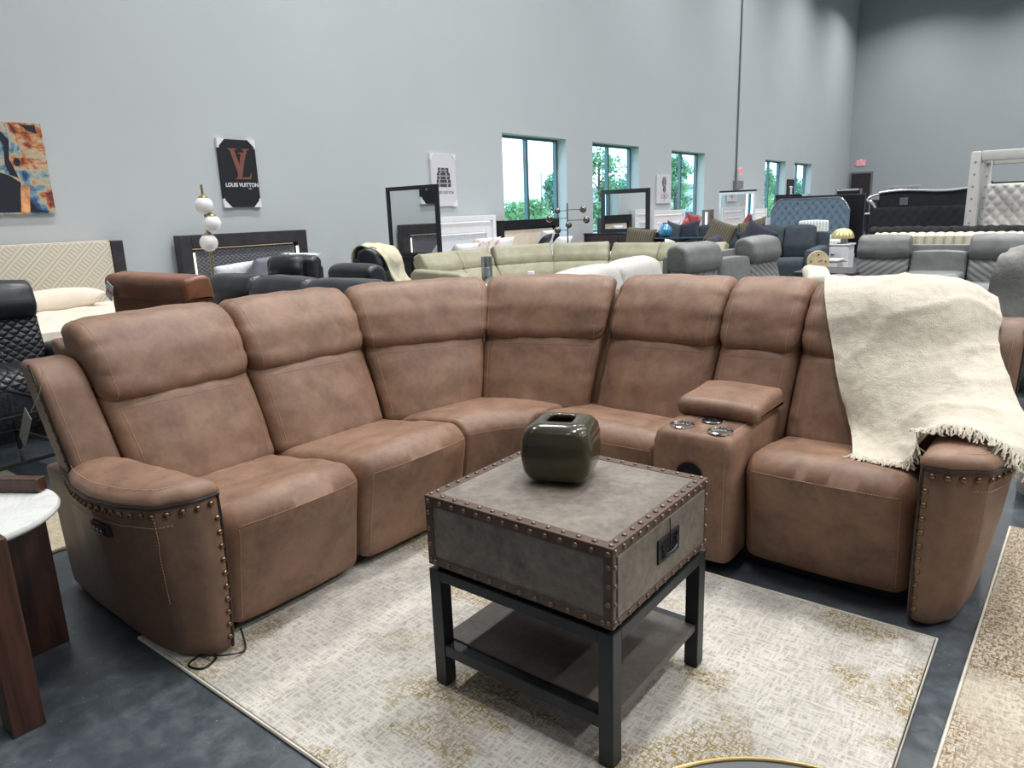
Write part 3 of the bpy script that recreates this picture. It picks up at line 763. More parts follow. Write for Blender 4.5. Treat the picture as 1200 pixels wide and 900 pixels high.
# ================================================================== generic soft furniture (local frame: front looks along -Y)
def _noop(): pass
def soft(root,name,prof,w,cx,mat,cz=0,n=36,nu=10,er=.04,cr=.02,bump=.006,sd=1,cy=0,zz=0,wr=0):
    s=Sweep([(a,b,(c[0] if c else .03)) for a,b,*c in prof],w,lambda u,d,z:(cx+u,d+cy,z+zz),n,nu,er,4,lambda x,d,z,nx,nz:cr*(1-abs(x)**3)*(max(0,-nx)+.7*max(0,nz)),wr,8,bump,sd,4)
    return obj(name,s.mesh(),mat,root)
def arm_block(root,x0,x1,mat,H=.64,f=-.5,b=.38,r=.06,name='armrest'):
    return soft(root,name,[(f+.02,.05,.03),(f,H-.06,.05),(f+.05,H,.06),(b-.05,H-.03,.06),(b,.4,.05),(b,.05,.02)],x1-x0,(x0+x1)/2,mat,er=r,cr=0)
def recliner(name,label,cat,loc,rz,n,sw,mat,qmat=None,H=1.1,arms=(1,1),style='roll',console=(),aw=.2,sd=0,group=None,base=None,SH=.5,sq=None,armH=.64):
    t=thing(name,label,cat,loc,rz,group); qmat=qmat or mat
    W=n*sw; x=-W/2
    obj('base_frame',bx(-W/2-.02,W/2+.02,-.42,.38,.0,.12),base or MAT['blackplastic'],t,False)
    for k in range(n):
        cx=x+sw/2+k*sw
        if k in console:
            soft(t,'console',[(-.46,.08),(-.48,.56,.05),(-.42,.62,.05),(.12,.62,.03),(.12,.08)],sw-.01,cx,mat,sd=sd+k)
            cu=obj('cup_holder',lathe(nb(),[(.05,.62),(.05,.63),(.04,.632),(.038,.60),(0,.60)],16,(cx,-.3,0)),MAT['chrome'],t)
            soft(t,'console_back',[(.1,.5),(.16,H-.2,.03),(.36,H-.2,.05),(.34,.5)],sw-.01,cx,mat,sd=sd+k)
            continue
        soft(t,'seat',[(-.46,.08),(-.50,.38,.12),(-.44,SH+.02,.09),(.0,SH,.2),(.16,SH-.03,.04),(.16,.08)],sw-.01,cx,sq or mat,sd=sd+k*3)
        soft(t,'backrest',[(.09,SH-.06,.05),(.12,SH+.16,.2),(.17,H-.26,.04),(.34,H-.26,.04),(.32,SH-.06,.03)],sw-.012,cx,qmat,sd=sd+k*3+1)
        if style=='roll': soft(t,'headrest',[(.14,H-.29,.05),(.10,H-.2,.09),(.15,H-.03,.1),(.27,H,.08),(.38,H-.05,.08),(.36,H-.29,.04)],sw-.01,cx,mat,sd=sd+k*3+2,cr=.025,wr=.004)
        elif style=='bolster':
            soft(t,'headrest',[(.20,H-.29,.05),(.21,H-.05,.07),(.30,H,.06),(.40,H-.05,.06),(.36,H-.29,.04)],sw-.01,cx,mat,sd=sd+k)
            h=soft(t,'head_pillow',[(.10,H-.26,.06),(.05,H-.14,.09),(.12,H-.005,.08),(.22,H-.01,.05),(.2,H-.26,.04)],sw*.68,cx,mat,er=.07,sd=sd+k)
        else:
            soft(t,'headrest',[(.16,H-.27,.03),(.20,H-.02,.05),(.30,H,.05),(.38,H-.04,.05),(.35,H-.27,.03)],sw-.008,cx,mat,sd=sd+k*3+2,cr=.02,wr=.003)
    obj('outer_back',bx(-W/2+.005,W/2-.005,.34,.42,.06,H-.12,.03),mat,t)
    for s_,on in zip((-1,1),arms):
        if on: 
            a,b=sorted((s_*W/2,s_*(W/2+aw))); arm_block(t,a,b,mat,armH)
    return t
def pillow(label,loc,rot,s,mat,cat='pillow',group=None,th=.14,name='pillow',pinch=.10):
    N=14; bm=nb(); vt={}
    for side in (1,-1):
        for i in range(N+1):
            for j in range(N+1):
                a=i/N*2-1;b=j/N*2-1
                k=(1-a**4)*(1-b**4); e=1-pinch*(1-b*b)*abs(a)**3; e2=1-pinch*(1-a*a)*abs(b)**3
                z=side*th/2*(max(k,0)**.5)*(1+.12*noise.noise(V((a*2,b*2,loc[0]+side))))
                vt[(side,i,j)]=bm.verts.new((a*s[0]/2*e,b*s[1]/2*e2,z))
        for i in range(N):
            for j in range(N): bm.faces.new((vt[(side,i,j)],vt[(side,i+1,j)],vt[(side,i+1,j+1)],vt[(side,i,j+1)]))
    bmesh.ops.remove_doubles(bm,verts=bm.verts[:],dist=.0005)
    o=obj(name,bm,mat,None,angle=80); o.location=loc; o.rotation_euler=rot; return meta(o,label,cat,group)
F=plain
MAT['cream_bed']=F('cream_bedding',(226,216,202),.9,0,.05,6,.4,60); MAT['white_bed']=F('white_bedding',(224,224,226),.9,0,.05,6,.4,60)
MAT['dark_wood']=F('dark_espresso_wood',(52,50,54),.4,0,.2,6); MAT['grey_quilt']=quilt('grey_diamond_panel',(92,94,102),(58,60,68),14,20,.5,.01,'YZ')
MAT['basket']=quilt('cream_basket_weave',(204,199,184),(158,151,132),17,17,.7,.004,'YZ','basket',.5)
MAT['led']=emis('warm_led_strip',(255,244,222),4.5); MAT['led2']=emis('cool_led_strip',(250,250,255),2.2)
MAT['beige_panel']=F('beige_velvet',(196,184,168),.8,0,.06,6); MAT['white_lac']=F('white_lacquer',(226,227,230),.3,0,.02)
MAT['black_vel']=F('black_velvet',(26,28,36),.8,0,.2,10); MAT['mirror']=F('mirror_glass',(232,236,236),.02,1,0)
MAT['black_frame']=F('black_frame',(24,24,27),.35,0,.1); MAT['ribpanel']=quilt('white_reeded_panel',(222,226,232),(180,186,196),30,1,.4,.006,'YZ','rib')
MAT['greypil']=F('grey_pillow',(112,116,126),.8,0,.1,10); MAT['whitepil']=F('pale_pillow',(206,208,212),.85,0,.08,20)
def bed(label,y0,y1,ztop,frame,panel,bedding,loc_x=-9.36,depth=.14,kind='A',zm=.62,L=2.05):
    yc=(y0+y1)/2; w=y1-y0; t=thing('bed',label,'bed',(loc_x,yc,0)); h=w/2
    if kind=='A':
        obj('headboard',bx(0,depth,-h,h-.14,.25,ztop,.02),panel,t); 
        obj('headboard_post',bx(0,depth+.01,h-.14,h,0,ztop+.005,.006),frame,t,False); obj('headboard_post',bx(0,depth+.01,-h-.14,-h,0,ztop+.005,.006),frame,t,False)
        obj('headboard_panel_trim',bx(0,depth*.8,-h,h-.14,ztop,ztop+.012,.004),MAT['cream_bed'],t,False)
    else:
        b=.17 if kind!='C' else .1; f=nb()
        box(f,0,depth,-h,-h+b,0,ztop,.006); box(f,0,depth,h-b,h,0,ztop,.006); box(f,0,depth,-h+b,h-b,ztop-b,ztop,.006); box(f,0,depth*.4,-h+b,h-b,.3,ztop-b)
        obj('headboard_frame',f,frame,t,False)
        if kind=='C':
            obj('inner_frame',box(box(box(nb(),depth*.4,depth*.8,-h+b,-h+b+.16,.4,ztop-b-.03,.01),depth*.4,depth*.8,h-b-.16,h-b,.4,ztop-b-.03,.01),depth*.4,depth*.8,-h+b+.16,h-b-.16,ztop-b-.22,ztop-b-.03,.01),frame,t,False)
            obj('headboard_panel',bx(depth*.4,depth*.55,-h+b+.16,h-b-.16,.4,ztop-b-.22),panel,t,False)
            obj('led_strip',box(nb(),depth*.42,depth*.6,-h+b,h-b,ztop-b-.03,ztop-b-.012),MAT['led2'],t,False); obj('led_strip',box(nb(),depth*.42,depth*.6,-h+b+.16,h-b-.16,ztop-b-.24,ztop-b-.225),MAT['led2'],t,False)
        else:
            obj('headboard_panel',bx(depth*.4,depth*.75,-h+b+.035,h-b-.035,.4,ztop-b-.035,.015),panel,t)
            if kind=='B':
                obj('led_strip',bx(depth*.80,depth*1.02,-h+b-.002,-h+b+.022,.5,ztop-b-.06),MAT['led'],t,False); obj('led_strip',bx(depth*.80,depth*1.02,h-b-.022,h-b+.002,.5,ztop-b-.06),MAT['led'],t,False)
                obj('led_strip',bx(depth*.41,depth*.5,-h+b+.04,h-b-.04,ztop-b-.022,ztop-b-.012),emis('dim_led_strip',(255,225,190),1.2),t,False)
    obj('bed_frame',bx(depth,L,-h+.02,h-.02,.08,.34,.02),frame,t)
    s=Sweep([(depth+.01,.34,.03),(depth+.01,zm,.06),(L-.03,zm-.02,.1),(L+.02,.3,.04)],w-.04,lambda u,d,z:(d,u,z),48,18,.08,5,lambda x,d,z,nx,nz:.015*max(0,nz),0,8,.02,3)
    obj('duvet',s.mesh(),bedding,t)
    return t
bed('low bed at the far left with a cream basket-weave headboard between dark posts',2.05,4.10,1.335,MAT['dark_wood'],MAT['basket'],MAT['cream_bed'],kind='A')
pillow('cream pillow against the basket-weave headboard at the far left',(-8.95,3.05,.70),(0,-.35,0),(.45,1.15),MAT['cream_bed'],th=.26)
bed('dark framed bed with a grey diamond-quilted headboard and lit strip, below the black poster',4.81,6.80,1.36,MAT['dark_wood'],MAT['grey_quilt'],MAT['white_bed'],kind='B',zm=.6)
pillow('pale patterned pillow at the left end of the diamond-quilted bed',(-8.85,5.25,.80),(.1,-.9,0),(.45,.62),MAT['whitepil'])
pillow('grey pillow left of centre on the diamond-quilted bed',(-8.7,5.72,.86),(.1,-.95,.1),(.45,.65),MAT['greypil'])
pillow('pale pillow leaning at the right end of the diamond-quilted bed',(-8.8,6.25,.88),(-.1,-.75,0),(.5,.66),MAT['whitepil'])
bed('white panelled bed with lit edges, left of the first window',9.35,11.33,1.47,MAT['white_lac'],MAT['ribpanel'],MAT['white_bed'],kind='C',depth=.16)
fl=NT('floral_fabric'); fl.set(Base_Color=fl.ramp(fl.noise(9,4),[(.5,srgb(220,216,212)),(.6,srgb(190,130,120)),(.66,srgb(226,222,218))]),Roughness=.9)
pillow('floral print pillow on the white panelled bed',(-8.75,10.35,.86),(0,-1.0,0),(.5,.8),fl.m)
pillow('plain white pillow on the white panelled bed, left of the floral one',(-8.75,9.75,.80),(0,-.9,0),(.5,.7),MAT['white_bed'])
pillow('plain white pillow on the white panelled bed, right of the floral one',(-8.8,10.92,.84),(0,-1.0,0),(.5,.66),MAT['white_bed'])
bed('black framed bed with a beige upholstered headboard, in front of the first window',11.46,13.61,1.35,MAT['black_frame'],MAT['beige_panel'],MAT['white_bed'],kind='D',depth=.13)
pillow('black cushion on the beige and black bed',(-8.72,12.25,.86),(.15,-.9,.2),(.42,.55),MAT['black_vel'])
pillow('light grey pillow behind the black cushion on the beige bed',(-9.0,12.75,.93),(0,-1.1,0),(.42,.5),MAT['whitepil'])
pillow('white pillow at the right end of the beige bed',(-8.75,12.95,.82),(0,-.8,0),(.4,.55),MAT['white_bed'])
bed('white bed with red cushions below the flower drawing',18.2,20.2,1.41,MAT['white_lac'],MAT['white_lac'],MAT['white_bed'],kind='C',depth=.14)
MAT['redc']=F('red_cushion',(168,84,84),.8,0,.15,8)
for (y,z,s,r,lab) in ((18.75,1.0,.5,.5,'red cushion standing at the left of the pile on the white bed'),(19.15,1.12,.5,-.4,'red cushion leaning at the top of the pile on the white bed'),(19.5,1.0,.55,.2,'red cushion at the right of the pile on the white bed'),(19.2,.88,.5,.9,'red cushion lying in front of the pile on the white bed')):
    pillow(lab,(-8.6+.1*(z<.9),y,z-.05),(r,-1.1,0),(s,s),MAT['redc'],group='red cushions on the white bed')
bed('white bed between the third and fourth windows',24.6,27.3,1.33,MAT['white_lac'],MAT['white_lac'],MAT['white_bed'],kind='C')
# ------------------------------------------------------------------ dressers with mirrors (mirror looks along -Y)
def dresser(label,x0,x1,y,zt,mat,n=2,rows=3,dep=.5,knob=MAT['chrome']):
    t=thing('dresser',label,'dresser',((x0+x1)/2,y,0)); w=(x1-x0)/2
    obj('body',bx(-w,w,0,dep,.0,zt-.03,.006),mat,t,False); obj('top',bx(-w-.01,w+.01,-.015,dep,zt-.03,zt,.005),mat,t,False)
    for c in range(n):
        for r in range(rows):
            a=-w+.02+c*(2*w-.02)/n; b=a+(2*w-.02)/n-.02; c0=.1+r*(zt-.16)/rows; c1=c0+(zt-.16)/rows-.02
            d=obj('drawer',bx(a,b,-.018,.0,c0,c1,.004),mat,t,False); obj('knob',bx((a+b)/2-.03,(a+b)/2+.03,-.035,-.018,(c0+c1)/2-.008,(c0+c1)/2+.008,.003),knob,d,False)
    return t
def framed_mirror(label,x0,x1,y,z0,z1,mat,fw=.06,tilt=0):
    t=thing('framed_mirror',label,'mirror',((x0+x1)/2,y,z0)); w=(x1-x0)/2; h=z1-z0; f=nb()
    box(f,-w,-w+fw,0,.05,0,h,.004); box(f,w-fw,w,0,.05,0,h,.004); box(f,-w+fw,w-fw,0,.05,0,fw,.004); box(f,-w+fw,w-fw,0,.05,h-fw,h,.004)
    obj('frame',f,mat,t,False); obj('backing',bx(-w+.01,w-.01,.03,.045,.01,h-.01),MAT['black_frame'],t,False); obj('mirror_pane',bx(-w+fw,w-fw,.018,.026,fw,h-fw),MAT['mirror'],t,False)
    t.rotation_euler=(tilt,0,0); return t
dresser('black dresser under the tall black framed mirror',-8.62,-7.35,7.78,.90,MAT['black_frame'])
framed_mirror('tall black framed mirror standing between the two beds on the black dresser',-8.48,-7.40,7.78,.902,1.94,MAT['black_frame'],.06)
dresser('espresso dresser under the wide mirror, behind the sage sofa',-8.96,-7.18,14.2,.98,F('espresso_gloss',(48,38,44),.2,0,.1),knob=MAT['chrome'])
framed_mirror('dark wide mirror on the espresso dresser, before the second window',-8.5,-7.31,14.2,.982,1.91,MAT['black_frame'],.09)
n_=obj('tall_chest',bx(-.16,.16,0,.4,0,1.31,.01),MAT['dark_wood'],None,False); n_.location=(-8.78,14.75,0); meta(n_,'tall dark chest beside the wide mirror','chest')
dresser('white dresser under the white mirror, right of the third window',-9.3,-7.6,21.6,.86,MAT['white_lac'])
framed_mirror('white framed mirror standing right of the third window',-8.77,-7.66,21.6,.862,1.86,MAT['white_lac'],.07)
o=obj('black_cornice',bx(-.56,.56,0,.08,0,.05,.005),MAT['black_frame'],None,False); o.location=(-8.21,21.6,1.862); meta(o,'black rail along the top of the white framed mirror','rail')
t=thing('led_panel_post','bronze cabinet side with a lit strip, left of the white mirror','cabinet',(-9.05,21.3,0)); obj('body',bx(-.13,.13,0,.3,0,1.38,.01),F('bronze_laminate',(110,98,88),.4),t,False); obj('led_strip',bx(-.02,.05,-.01,0,.7,1.3),MAT['led2'],t,False)
for (x0,x1,y,z1,l) in ((-7.9,-6.8,24,1.75,'frameless mirror standing behind the blue tufted headboard, left'),(-6.05,-5.3,24,1.84,'frameless mirror standing at the right end of the blue tufted headboard')):
    t=thing('standing_mirror',l,'mirror',((x0+x1)/2,y,0)); w=(x1-x0)/2
    obj('stand',bx(-w,w,.0,.4,0,.86,.01),MAT['white_lac'],t,False); obj('frame',box(box(nb(),-w,-w+.05,0,.03,.861,z1),w-.05,w,0,.03,.861,z1),F('silver_mirror_frame',(170,180,190),.15,.8,0),t,False); obj('mirror_pane',bx(-w+.05,w-.05,.0,.025,.861,z1),MAT['mirror'],t,False)
# ------------------------------------------------------------------ wall pictures
def canvas(name,label,y0,y1,z0,z1,mat,wrap=True,corners=(1,1,1,1)):
    t=thing(name,label,'picture',(XW+.003,(y0+y1)/2,(z0+z1)/2)); h=(y1-y0)/2; v=(z1-z0)/2
    obj('canvas',bx(0,.04,-h,h,-v,v,.003),mat,t,False)
    if wrap:
        cm=MAT['white_lac']
        for (sy,sz),on in zip(((-1,1),(1,1),(-1,-1),(1,-1)),corners):
            if on:
                c=.115; bm=nb(); flatpoly(bm,[V((.041,sy*(h+.006),sz*(v+.006))),V((.041,sy*(h-c),sz*(v+.006))),V((.041,sy*(h+.006),sz*(v-c)))],(.004,0,0)); box(bm,.0,.042,*sorted((sy*(h+.006),sy*(h-.02))),*sorted((sz*(v+.006),sz*(v-c)))) ; box(bm,.0,.042,*sorted((sy*(h+.006),sy*(h-c))),*sorted((sz*(v+.0015),sz*(v+.007))))
                obj('corner_guard',bm,cm,t,False)
    return t
RY=(PI/2,0,PI/2)
# black poster with monogram and lettering
pm=canvas('wall_poster','black poster with a rust coloured monogram and white lettering, above the diamond-quilted bed',5.60,6.17,1.71,2.615,F('black_print',(20,22,30),.5,0,0))
mm=quilt('rust_monogram_print',(150,92,78),(70,44,42),60,60,.6,.0,'YZ'); 
def yz(pts,x=.0405): return [V((x,a,b)) for a,b in pts]
bm=nb()
def serifL(ox,oz,s):
    # italic L
    flatpoly(bm,yz([(ox-.05*s,oz+.0),(ox+.235*s,oz),(ox+.265*s,oz+.10*s),(ox+.245*s,oz+.10*s),(ox+.21*s,oz+.035*s),(ox+.075*s,oz+.028*s),(ox+.18*s,oz+.40*s),(ox+.21*s,oz+.405*s),(ox+.215*s,oz+.42*s),(ox+.05*s,oz+.42*s),(ox+.05*s,oz+.405*s),(ox+.095*s,oz+.40*s),(ox-.01*s,oz+.02*s),(ox-.055*s,oz+.015*s)]),(.0015,0,0))
serifL(-.03,-.075,.85)
mono=obj('monogram_letter',bm,mm,pm,False); 
bm=nb(); s=.95; ox,oz=-.15,.02
flatpoly(bm,yz([(ox-.0,oz+.33*s),(ox+.15*s,oz+.33*s),(ox+.15*s,oz+.315*s),(ox+.11*s,oz+.31*s),(ox+.175*s,oz+.09*s),(ox+.265*s,oz+.305*s),(ox+.23*s,oz+.315*s),(ox+.23*s,oz+.33*s),(ox+.35*s,oz+.33*s),(ox+.35*s,oz+.315*s),(ox+.315*s,oz+.305*s),(ox+.165*s,oz-.075*s),(ox+.145*s,oz-.075*s),(ox+.035*s,oz+.31*s),(ox,oz+.315*s)],.0425),(.0015,0,0))
obj('monogram_letter',bm,mm,pm,False)
wt=F('white_print',(228,228,232),.6,0,0)
textobj('LOUIS VUITTON',.075,wt,pm,(.041,.02,-.155),RY,.0008,sx=.92,bold=.0015)
textobj('PARIS',.022,wt,pm,(.041,.14,-.205),RY,.0005)
# grey poster with stacked trunks
gm=NT('grey_monogram_print'); vv=gm.n('ShaderNodeTexVoronoi'); vv.inputs['Scale'].default_value=16; vv.inputs['Randomness'].default_value=0; gm.l(gm.co(),vv.inputs['Vector'])
gm.set(Base_Color=gm.ramp(vv.outputs['Distance'],[(.22,srgb(150,146,158)),(.3,srgb(206,204,212))]),Roughness=.6)
pg=canvas('wall_poster','pale grey monogram poster with a drawing of three stacked trunks, above the white panelled bed',9.72,10.38,1.66,2.585,gm.m,corners=(1,1,1,1))
for i,(z,w_,h_) in enumerate(((-.06,.2,.13),(.075,.18,.12),(.19,.15,.09))):
    c=obj('printed_trunk',bx(.0402,.042,-w_,w_-.02,z-.06,z-.06+h_),F('print_charcoal',(64,62,68),.7,0,.3,60),pg,False)
    obj('printed_strap',box(box(box(nb(),.042,.0428,-w_+.02,w_-.05,z-.06+h_*.42,z-.06+h_*.58),.042,.0428,-w_+.06,-w_+.09,z-.06,z-.06+h_),.042,.0428,w_-.13,w_-.10,z-.06,z-.06+h_),F('print_grey',(170,168,174),.7,0,0),c,False)
textobj('LOUIS VUITTON',.078,F('print_black',(40,40,46),.7,0,0),pg,(.041,.0,-.22),RY,.0008,sx=.85)
# flower drawing
fd=canvas('wall_poster','white canvas with a line drawing of a rose, left of the third window',18.62,19.5,1.6,2.37,F('white_canvas',(206,206,212),.8,0,.03),wrap=False)
ink=F('ink_line',(60,60,66),.8,0,0)
for (cy,cz,r,nn) in ((.0,.2,.14,5),(.02,.0,.11,4)):
    bm=nb()
    for k in range(nn):
        pts=[V((.041,cy+r*(.25+.18*k)*math.cos(a*.35+k)*(1+.15*math.sin(a*.9+k)),cz+r*(.25+.18*k)*math.sin(a*.35+k))) for a in range(19)]
        tube(bm,pts,.006,4)
    obj('ink_bloom',bm,ink,fd,False)
obj('ink_stem',tube(nb(),smoothpath([(.041,.02,-.1),(.041,.05,-.2),(.041,.0,-.33)]),.006,4),ink,fd,False)
for s_ in (-1,1): obj('ink_leaf',tube(nb(),smoothpath([(.041,.03,-.2),(.041,.03+s_*.14,-.12),(.041,.03+s_*.2,-.2),(.041,.03+s_*.08,-.24),(.041,.03,-.2)]),.006,4),ink,fd,False)
# black poster with interlocking rings
br=canvas('wall_poster','narrow black poster with a white ring emblem between the last two windows',29.95,30.8,1.55,2.4,F('black_print_b',(26,26,32),.5,0,0),wrap=False)
for s_ in (-1,1):
    pts=[V((.043,s_*.08+s_*-.15*math.cos(a),.17*math.sin(a)-.03)) for a in [(-2.3+4.6*k/20) for k in range(21)]]
    obj('emblem_arc',tube(nb(),pts,.03,6),wt,br)
# elephant painting
em=NT('colourful_brush_paint'); nz=em.noise(1.9,4,.6,em.co((1,2.0,1.0)),.9); bnd=em.noise(1,3,.6,em.co((1,3,8)),.4)
f_=em.math('ADD',em.math('MULTIPLY',nz,.6),em.math('MULTIPLY',bnd,.4))
em.set(Base_Color=em.ramp(f_,[(.34,srgb(24,30,56)),(.42,srgb(50,86,132)),(.47,srgb(112,150,168)),(.51,srgb(190,176,146)),(.55,srgb(186,116,70)),(.59,srgb(132,58,44)),(.64,srgb(46,34,48)),(.70,srgb(70,116,152))]),Roughness=.6)
ep=canvas('painting','brightly coloured painting of an elephant, cut by the left edge above the basket-weave bed',2.45,3.475,1.675,2.655,em.m,wrap=False)
navy=F('navy_paint',(24,24,42),.6,0,.15,12)
obj('painted_body',flatpoly(nb(),yz([(-.5,-.47),(.17,-.47),(.21,-.15),(.12,-.08),(-.08,.0),(-.3,.06),(-.5,.07)],.0405),(.001,0,0)),navy,ep,False)
obj('painted_ear_shadow',flatpoly(nb(),yz([(.2,-.1),(.14,.1),(.17,.3),(.08,.42),(-.05,.42),(.05,.36),(.11,.25),(.09,.05),(.12,-.07)],.0408),(.001,0,0)),navy,ep,False)
obj('painted_face_shadow',flatpoly(nb(),yz([(.25,-.3),(.33,-.44),(.46,-.47),(.24,-.47)],.0408),(.001,0,0)),navy,ep,False)
obj('painted_brow',flatpoly(nb(),yz([(.3,.47),(.45,.47),(.46,.38),(.38,.4)],.0408),(.001,0,0)),navy,ep,False)
obj('painted_eye',flatpoly(nb(),yz([(.21+.035*math.cos(a),.07+.045*math.sin(a)) for a in [2*PI*k/12 for k in range(12)]],.0408),(.001,0,0)),navy,ep,False)
obj('painted_tusk',flatpoly(nb(),yz([(.16,-.47),(.2,-.2),(.26,-.16),(.29,-.2),(.25,-.47)],.041),(.0012,0,0)),F('ochre_paint',(206,150,104),.6,0,.4,9),ep,False)
# back wall items
t=thing('wall_picture','wide patterned picture on the far wall behind the black headboard','picture',(-6.85,YB-.002,1.75)); obj('frame',bx(-.75,.75,-.04,0,-.32,.34,.01),F('pale_print',(176,178,180),.7,0,.3,30),t,False); obj('print',bx(-.62,.62,-.045,-.04,-.22,.24),F('pattern_print',(120,124,128),.7,0,.9,7),t,False)
t=thing('wall_emblem','small round black emblem on the far wall, seen through the canopy bed','emblem',(-3.5,YB-.01,2.02)); obj('disc',lathe(nb(),[(.2,0),(.2,.02),(0,.02)],24),MAT['black_frame'],t); obj('ring',tube(nb(),[(.13*math.cos(2*PI*k/24),.13*math.sin(2*PI*k/24),.025) for k in range(24)],.02,6,closed=True),wt,t); t.rotation_euler=(PI/2,0,0)
ER=emis('red_exit_letters',(235,70,90),2.2)
def exit_sign(label,loc,rz,sc=1):
    t=thing('exit_sign',label,'exit sign',loc,rz); obj('housing',bx(-.17*sc,.17*sc,-.03,0,-.11*sc,.11*sc,.008),MAT['white_lac'],t,False)
    textobj('EXIT',.19*sc,ER,t,(0,-.031,0),(PI/2,0,0),.002,bold=.004)
    obj('mount',bx(-.05,.05,-.02,.0,.11*sc,.15*sc),MAT['white_lac'],t,False); return t
exit_sign('red lit exit sign above the dark door in the far wall',(-8.84,YB-.002,3.26),0,1.25)
t=exit_sign('small exit sign hanging by the conduit pole between the third and fourth windows',(-9.28,24.55,2.58),PI/2,1.0)
obj('conduit',tube(nb(),[(XW+.03,24.48,2.1),(XW+.03,24.48,ZC)],.028,8),F('grey_conduit',(120,124,130),.5,.3,0),None); c=bpy.data.objects['conduit']; meta(c,'thin grey conduit running up the window wall from the small exit sign to the ceiling','pipe')
o=obj('junction_box',bx(-.0,.12,-.2,.45,-.26,0,.01),F('box_grey',(130,128,128),.5,0,0),None,False); o.location=(XW+.002,24.5,2.28); meta(o,'grey box on the window wall under the small exit sign','box')
# ------------------------------------------------------------------ lamps
t=thing('floor_lamp','gold floor lamp with three stacked white globes beside the diamond-quilted bed','lamp',(-7.9,4.47,0))
gl=NT('opal_glass'); gl.set(Base_Color=srgb(236,236,238),Roughness=.25,Emission_Color=srgb(255,255,255),Emission_Strength=.12); 
obj('base',lathe(nb(),[(.16,0),(.16,.02),(.02,.03),(0,.03)],28),MAT['gold'],t); obj('pole',tube(nb(),[(0,0,.02),(0,0,1.93)],.013,10),MAT['gold'],t)
for (x,z) in ((.0,1.70),(.045,1.495),(.0,1.285)):
    g=lathe(nb(),[(0,-.1)]+[(.1*math.cos(a),.1*math.sin(a)) for a in [(-PI/2+PI*k/14) for k in range(1,13)]]+[(0.02,.1)],28,(x,x,z))
    h=obj('globe',g,gl.m,t); obj('globe_cap',lathe(nb(),[(.055,z+.084),(.057,z+.09),(.04,z+.105),(.014,z+.125),(0,z+.125)],20,(x,x,0)),MAT['gold'],h)
sm=NT('smoked_mirror_glass'); sm.set(Base_Color=srgb(120,116,110),Roughness=.08,Metallic=.75)
t=thing('floor_lamp','slender floor lamp with smoked glass globes on crossing arms before the first window','lamp',(-6.62,10.0,0))
MAT['gun']=F('gunmetal',(96,94,90),.3,.8,0)
obj('base',lathe(nb(),[(.15,0),(.15,.02),(.015,.03),(0,.03)],24),MAT['gun'],t); obj('pole',tube(nb(),[(0,0,.02),(0,0,1.62)],.011,8),MAT['gun'],t)
for i,(dx,z,r) in enumerate(((.30,1.51,.056),(-.20,1.50,.05),(-.36,1.38,.058),(.36,1.345,.058),(.02,1.27,.055),(-.2,1.19,.058))):
    a=obj('lamp_arm',tube(nb(),[(0,0,z+.0),(dx,0,z)],.006,6),MAT['gun'],t); 
    obj('globe',lathe(nb(),[(0,-r)]+[(r*math.cos(q),r*math.sin(q)) for q in [(-PI/2+PI*k/12) for k in range(1,12)]]+[(0,r)],20,(dx,0,z)),sm.m,a)
# ------------------------------------------------------------------ sofas behind the brown sectional
MAT['black_q']=quilt('black_diamond_leather',(46,49,56),(16,17,20),13,15,.35,.012,'XZ')
recliner('recliner_chair','black leather recliner with a diamond-quilted back at the left edge','armchair',(-6.36,1.75,0),PI/2-.08,1,.78,MAT['black_leather'],MAT['black_q'],H=1.12,aw=.2,sd=3,sq=MAT['black_q'])
MAT['cognac']=leather('cognac_leather',(140,90,62),(110,66,44),.35,5,.2)
t=thing('leather_sofa','cognac leather sofa seen from behind, with a paper price tag','sofa',(-5.05,2.80,0),0)
soft(t,'outer_back',[(-.44,.0),(-.45,1.02,.01),(-.3,1.03,.01),(-.3,.0)],1.12,0,MAT['cognac'],cr=.0,n=40)
soft(t,'back_roll',[(-.47,1.0,.02),(-.48,1.16,.06),(-.28,1.18,.06),(-.26,1.0,.02)],1.14,0,MAT['cognac'],er=.03,cr=.005)
soft(t,'seat',[(.36,.1),(.40,.42,.1),(.32,.5,.08),(-.28,.47,.03),(-.28,.1)],.82,0,MAT['cognac'])
for s_ in (-1,1): soft(t,'armrest',[(-.3,.0),(-.3,.66,.05),(.38,.62,.08),(.38,.0)],.13,s_*.485,MAT['cognac'])
o=thing('price_tag','white paper price tag hanging on the cognac leather sofa','tag',(-5.50,2.30,1.05)); bm=nb(); bmesh.ops.create_cube(bm,size=1); bmesh.ops.scale(bm,vec=V((.10,.002,.12)),verts=bm.verts[:]); bmesh.ops.rotate(bm,matrix=Matrix.Rotation(.5,3,'Y'),verts=bm.verts[:]); obj('card',bm,F('tag_paper',(228,226,230),.6,0,0),o,False)
bm=nb(); box(bm,-.03,.0,-.002,-.001,-.02,.01); box(bm,.008,.036,-.002,-.001,-.015,.012); bmesh.ops.rotate(bm,matrix=Matrix.Rotation(.5,3,'Y'),verts=bm.verts[:]); obj('printed_block',bm,F('tag_red',(206,120,128),.6,0,0),o,False)
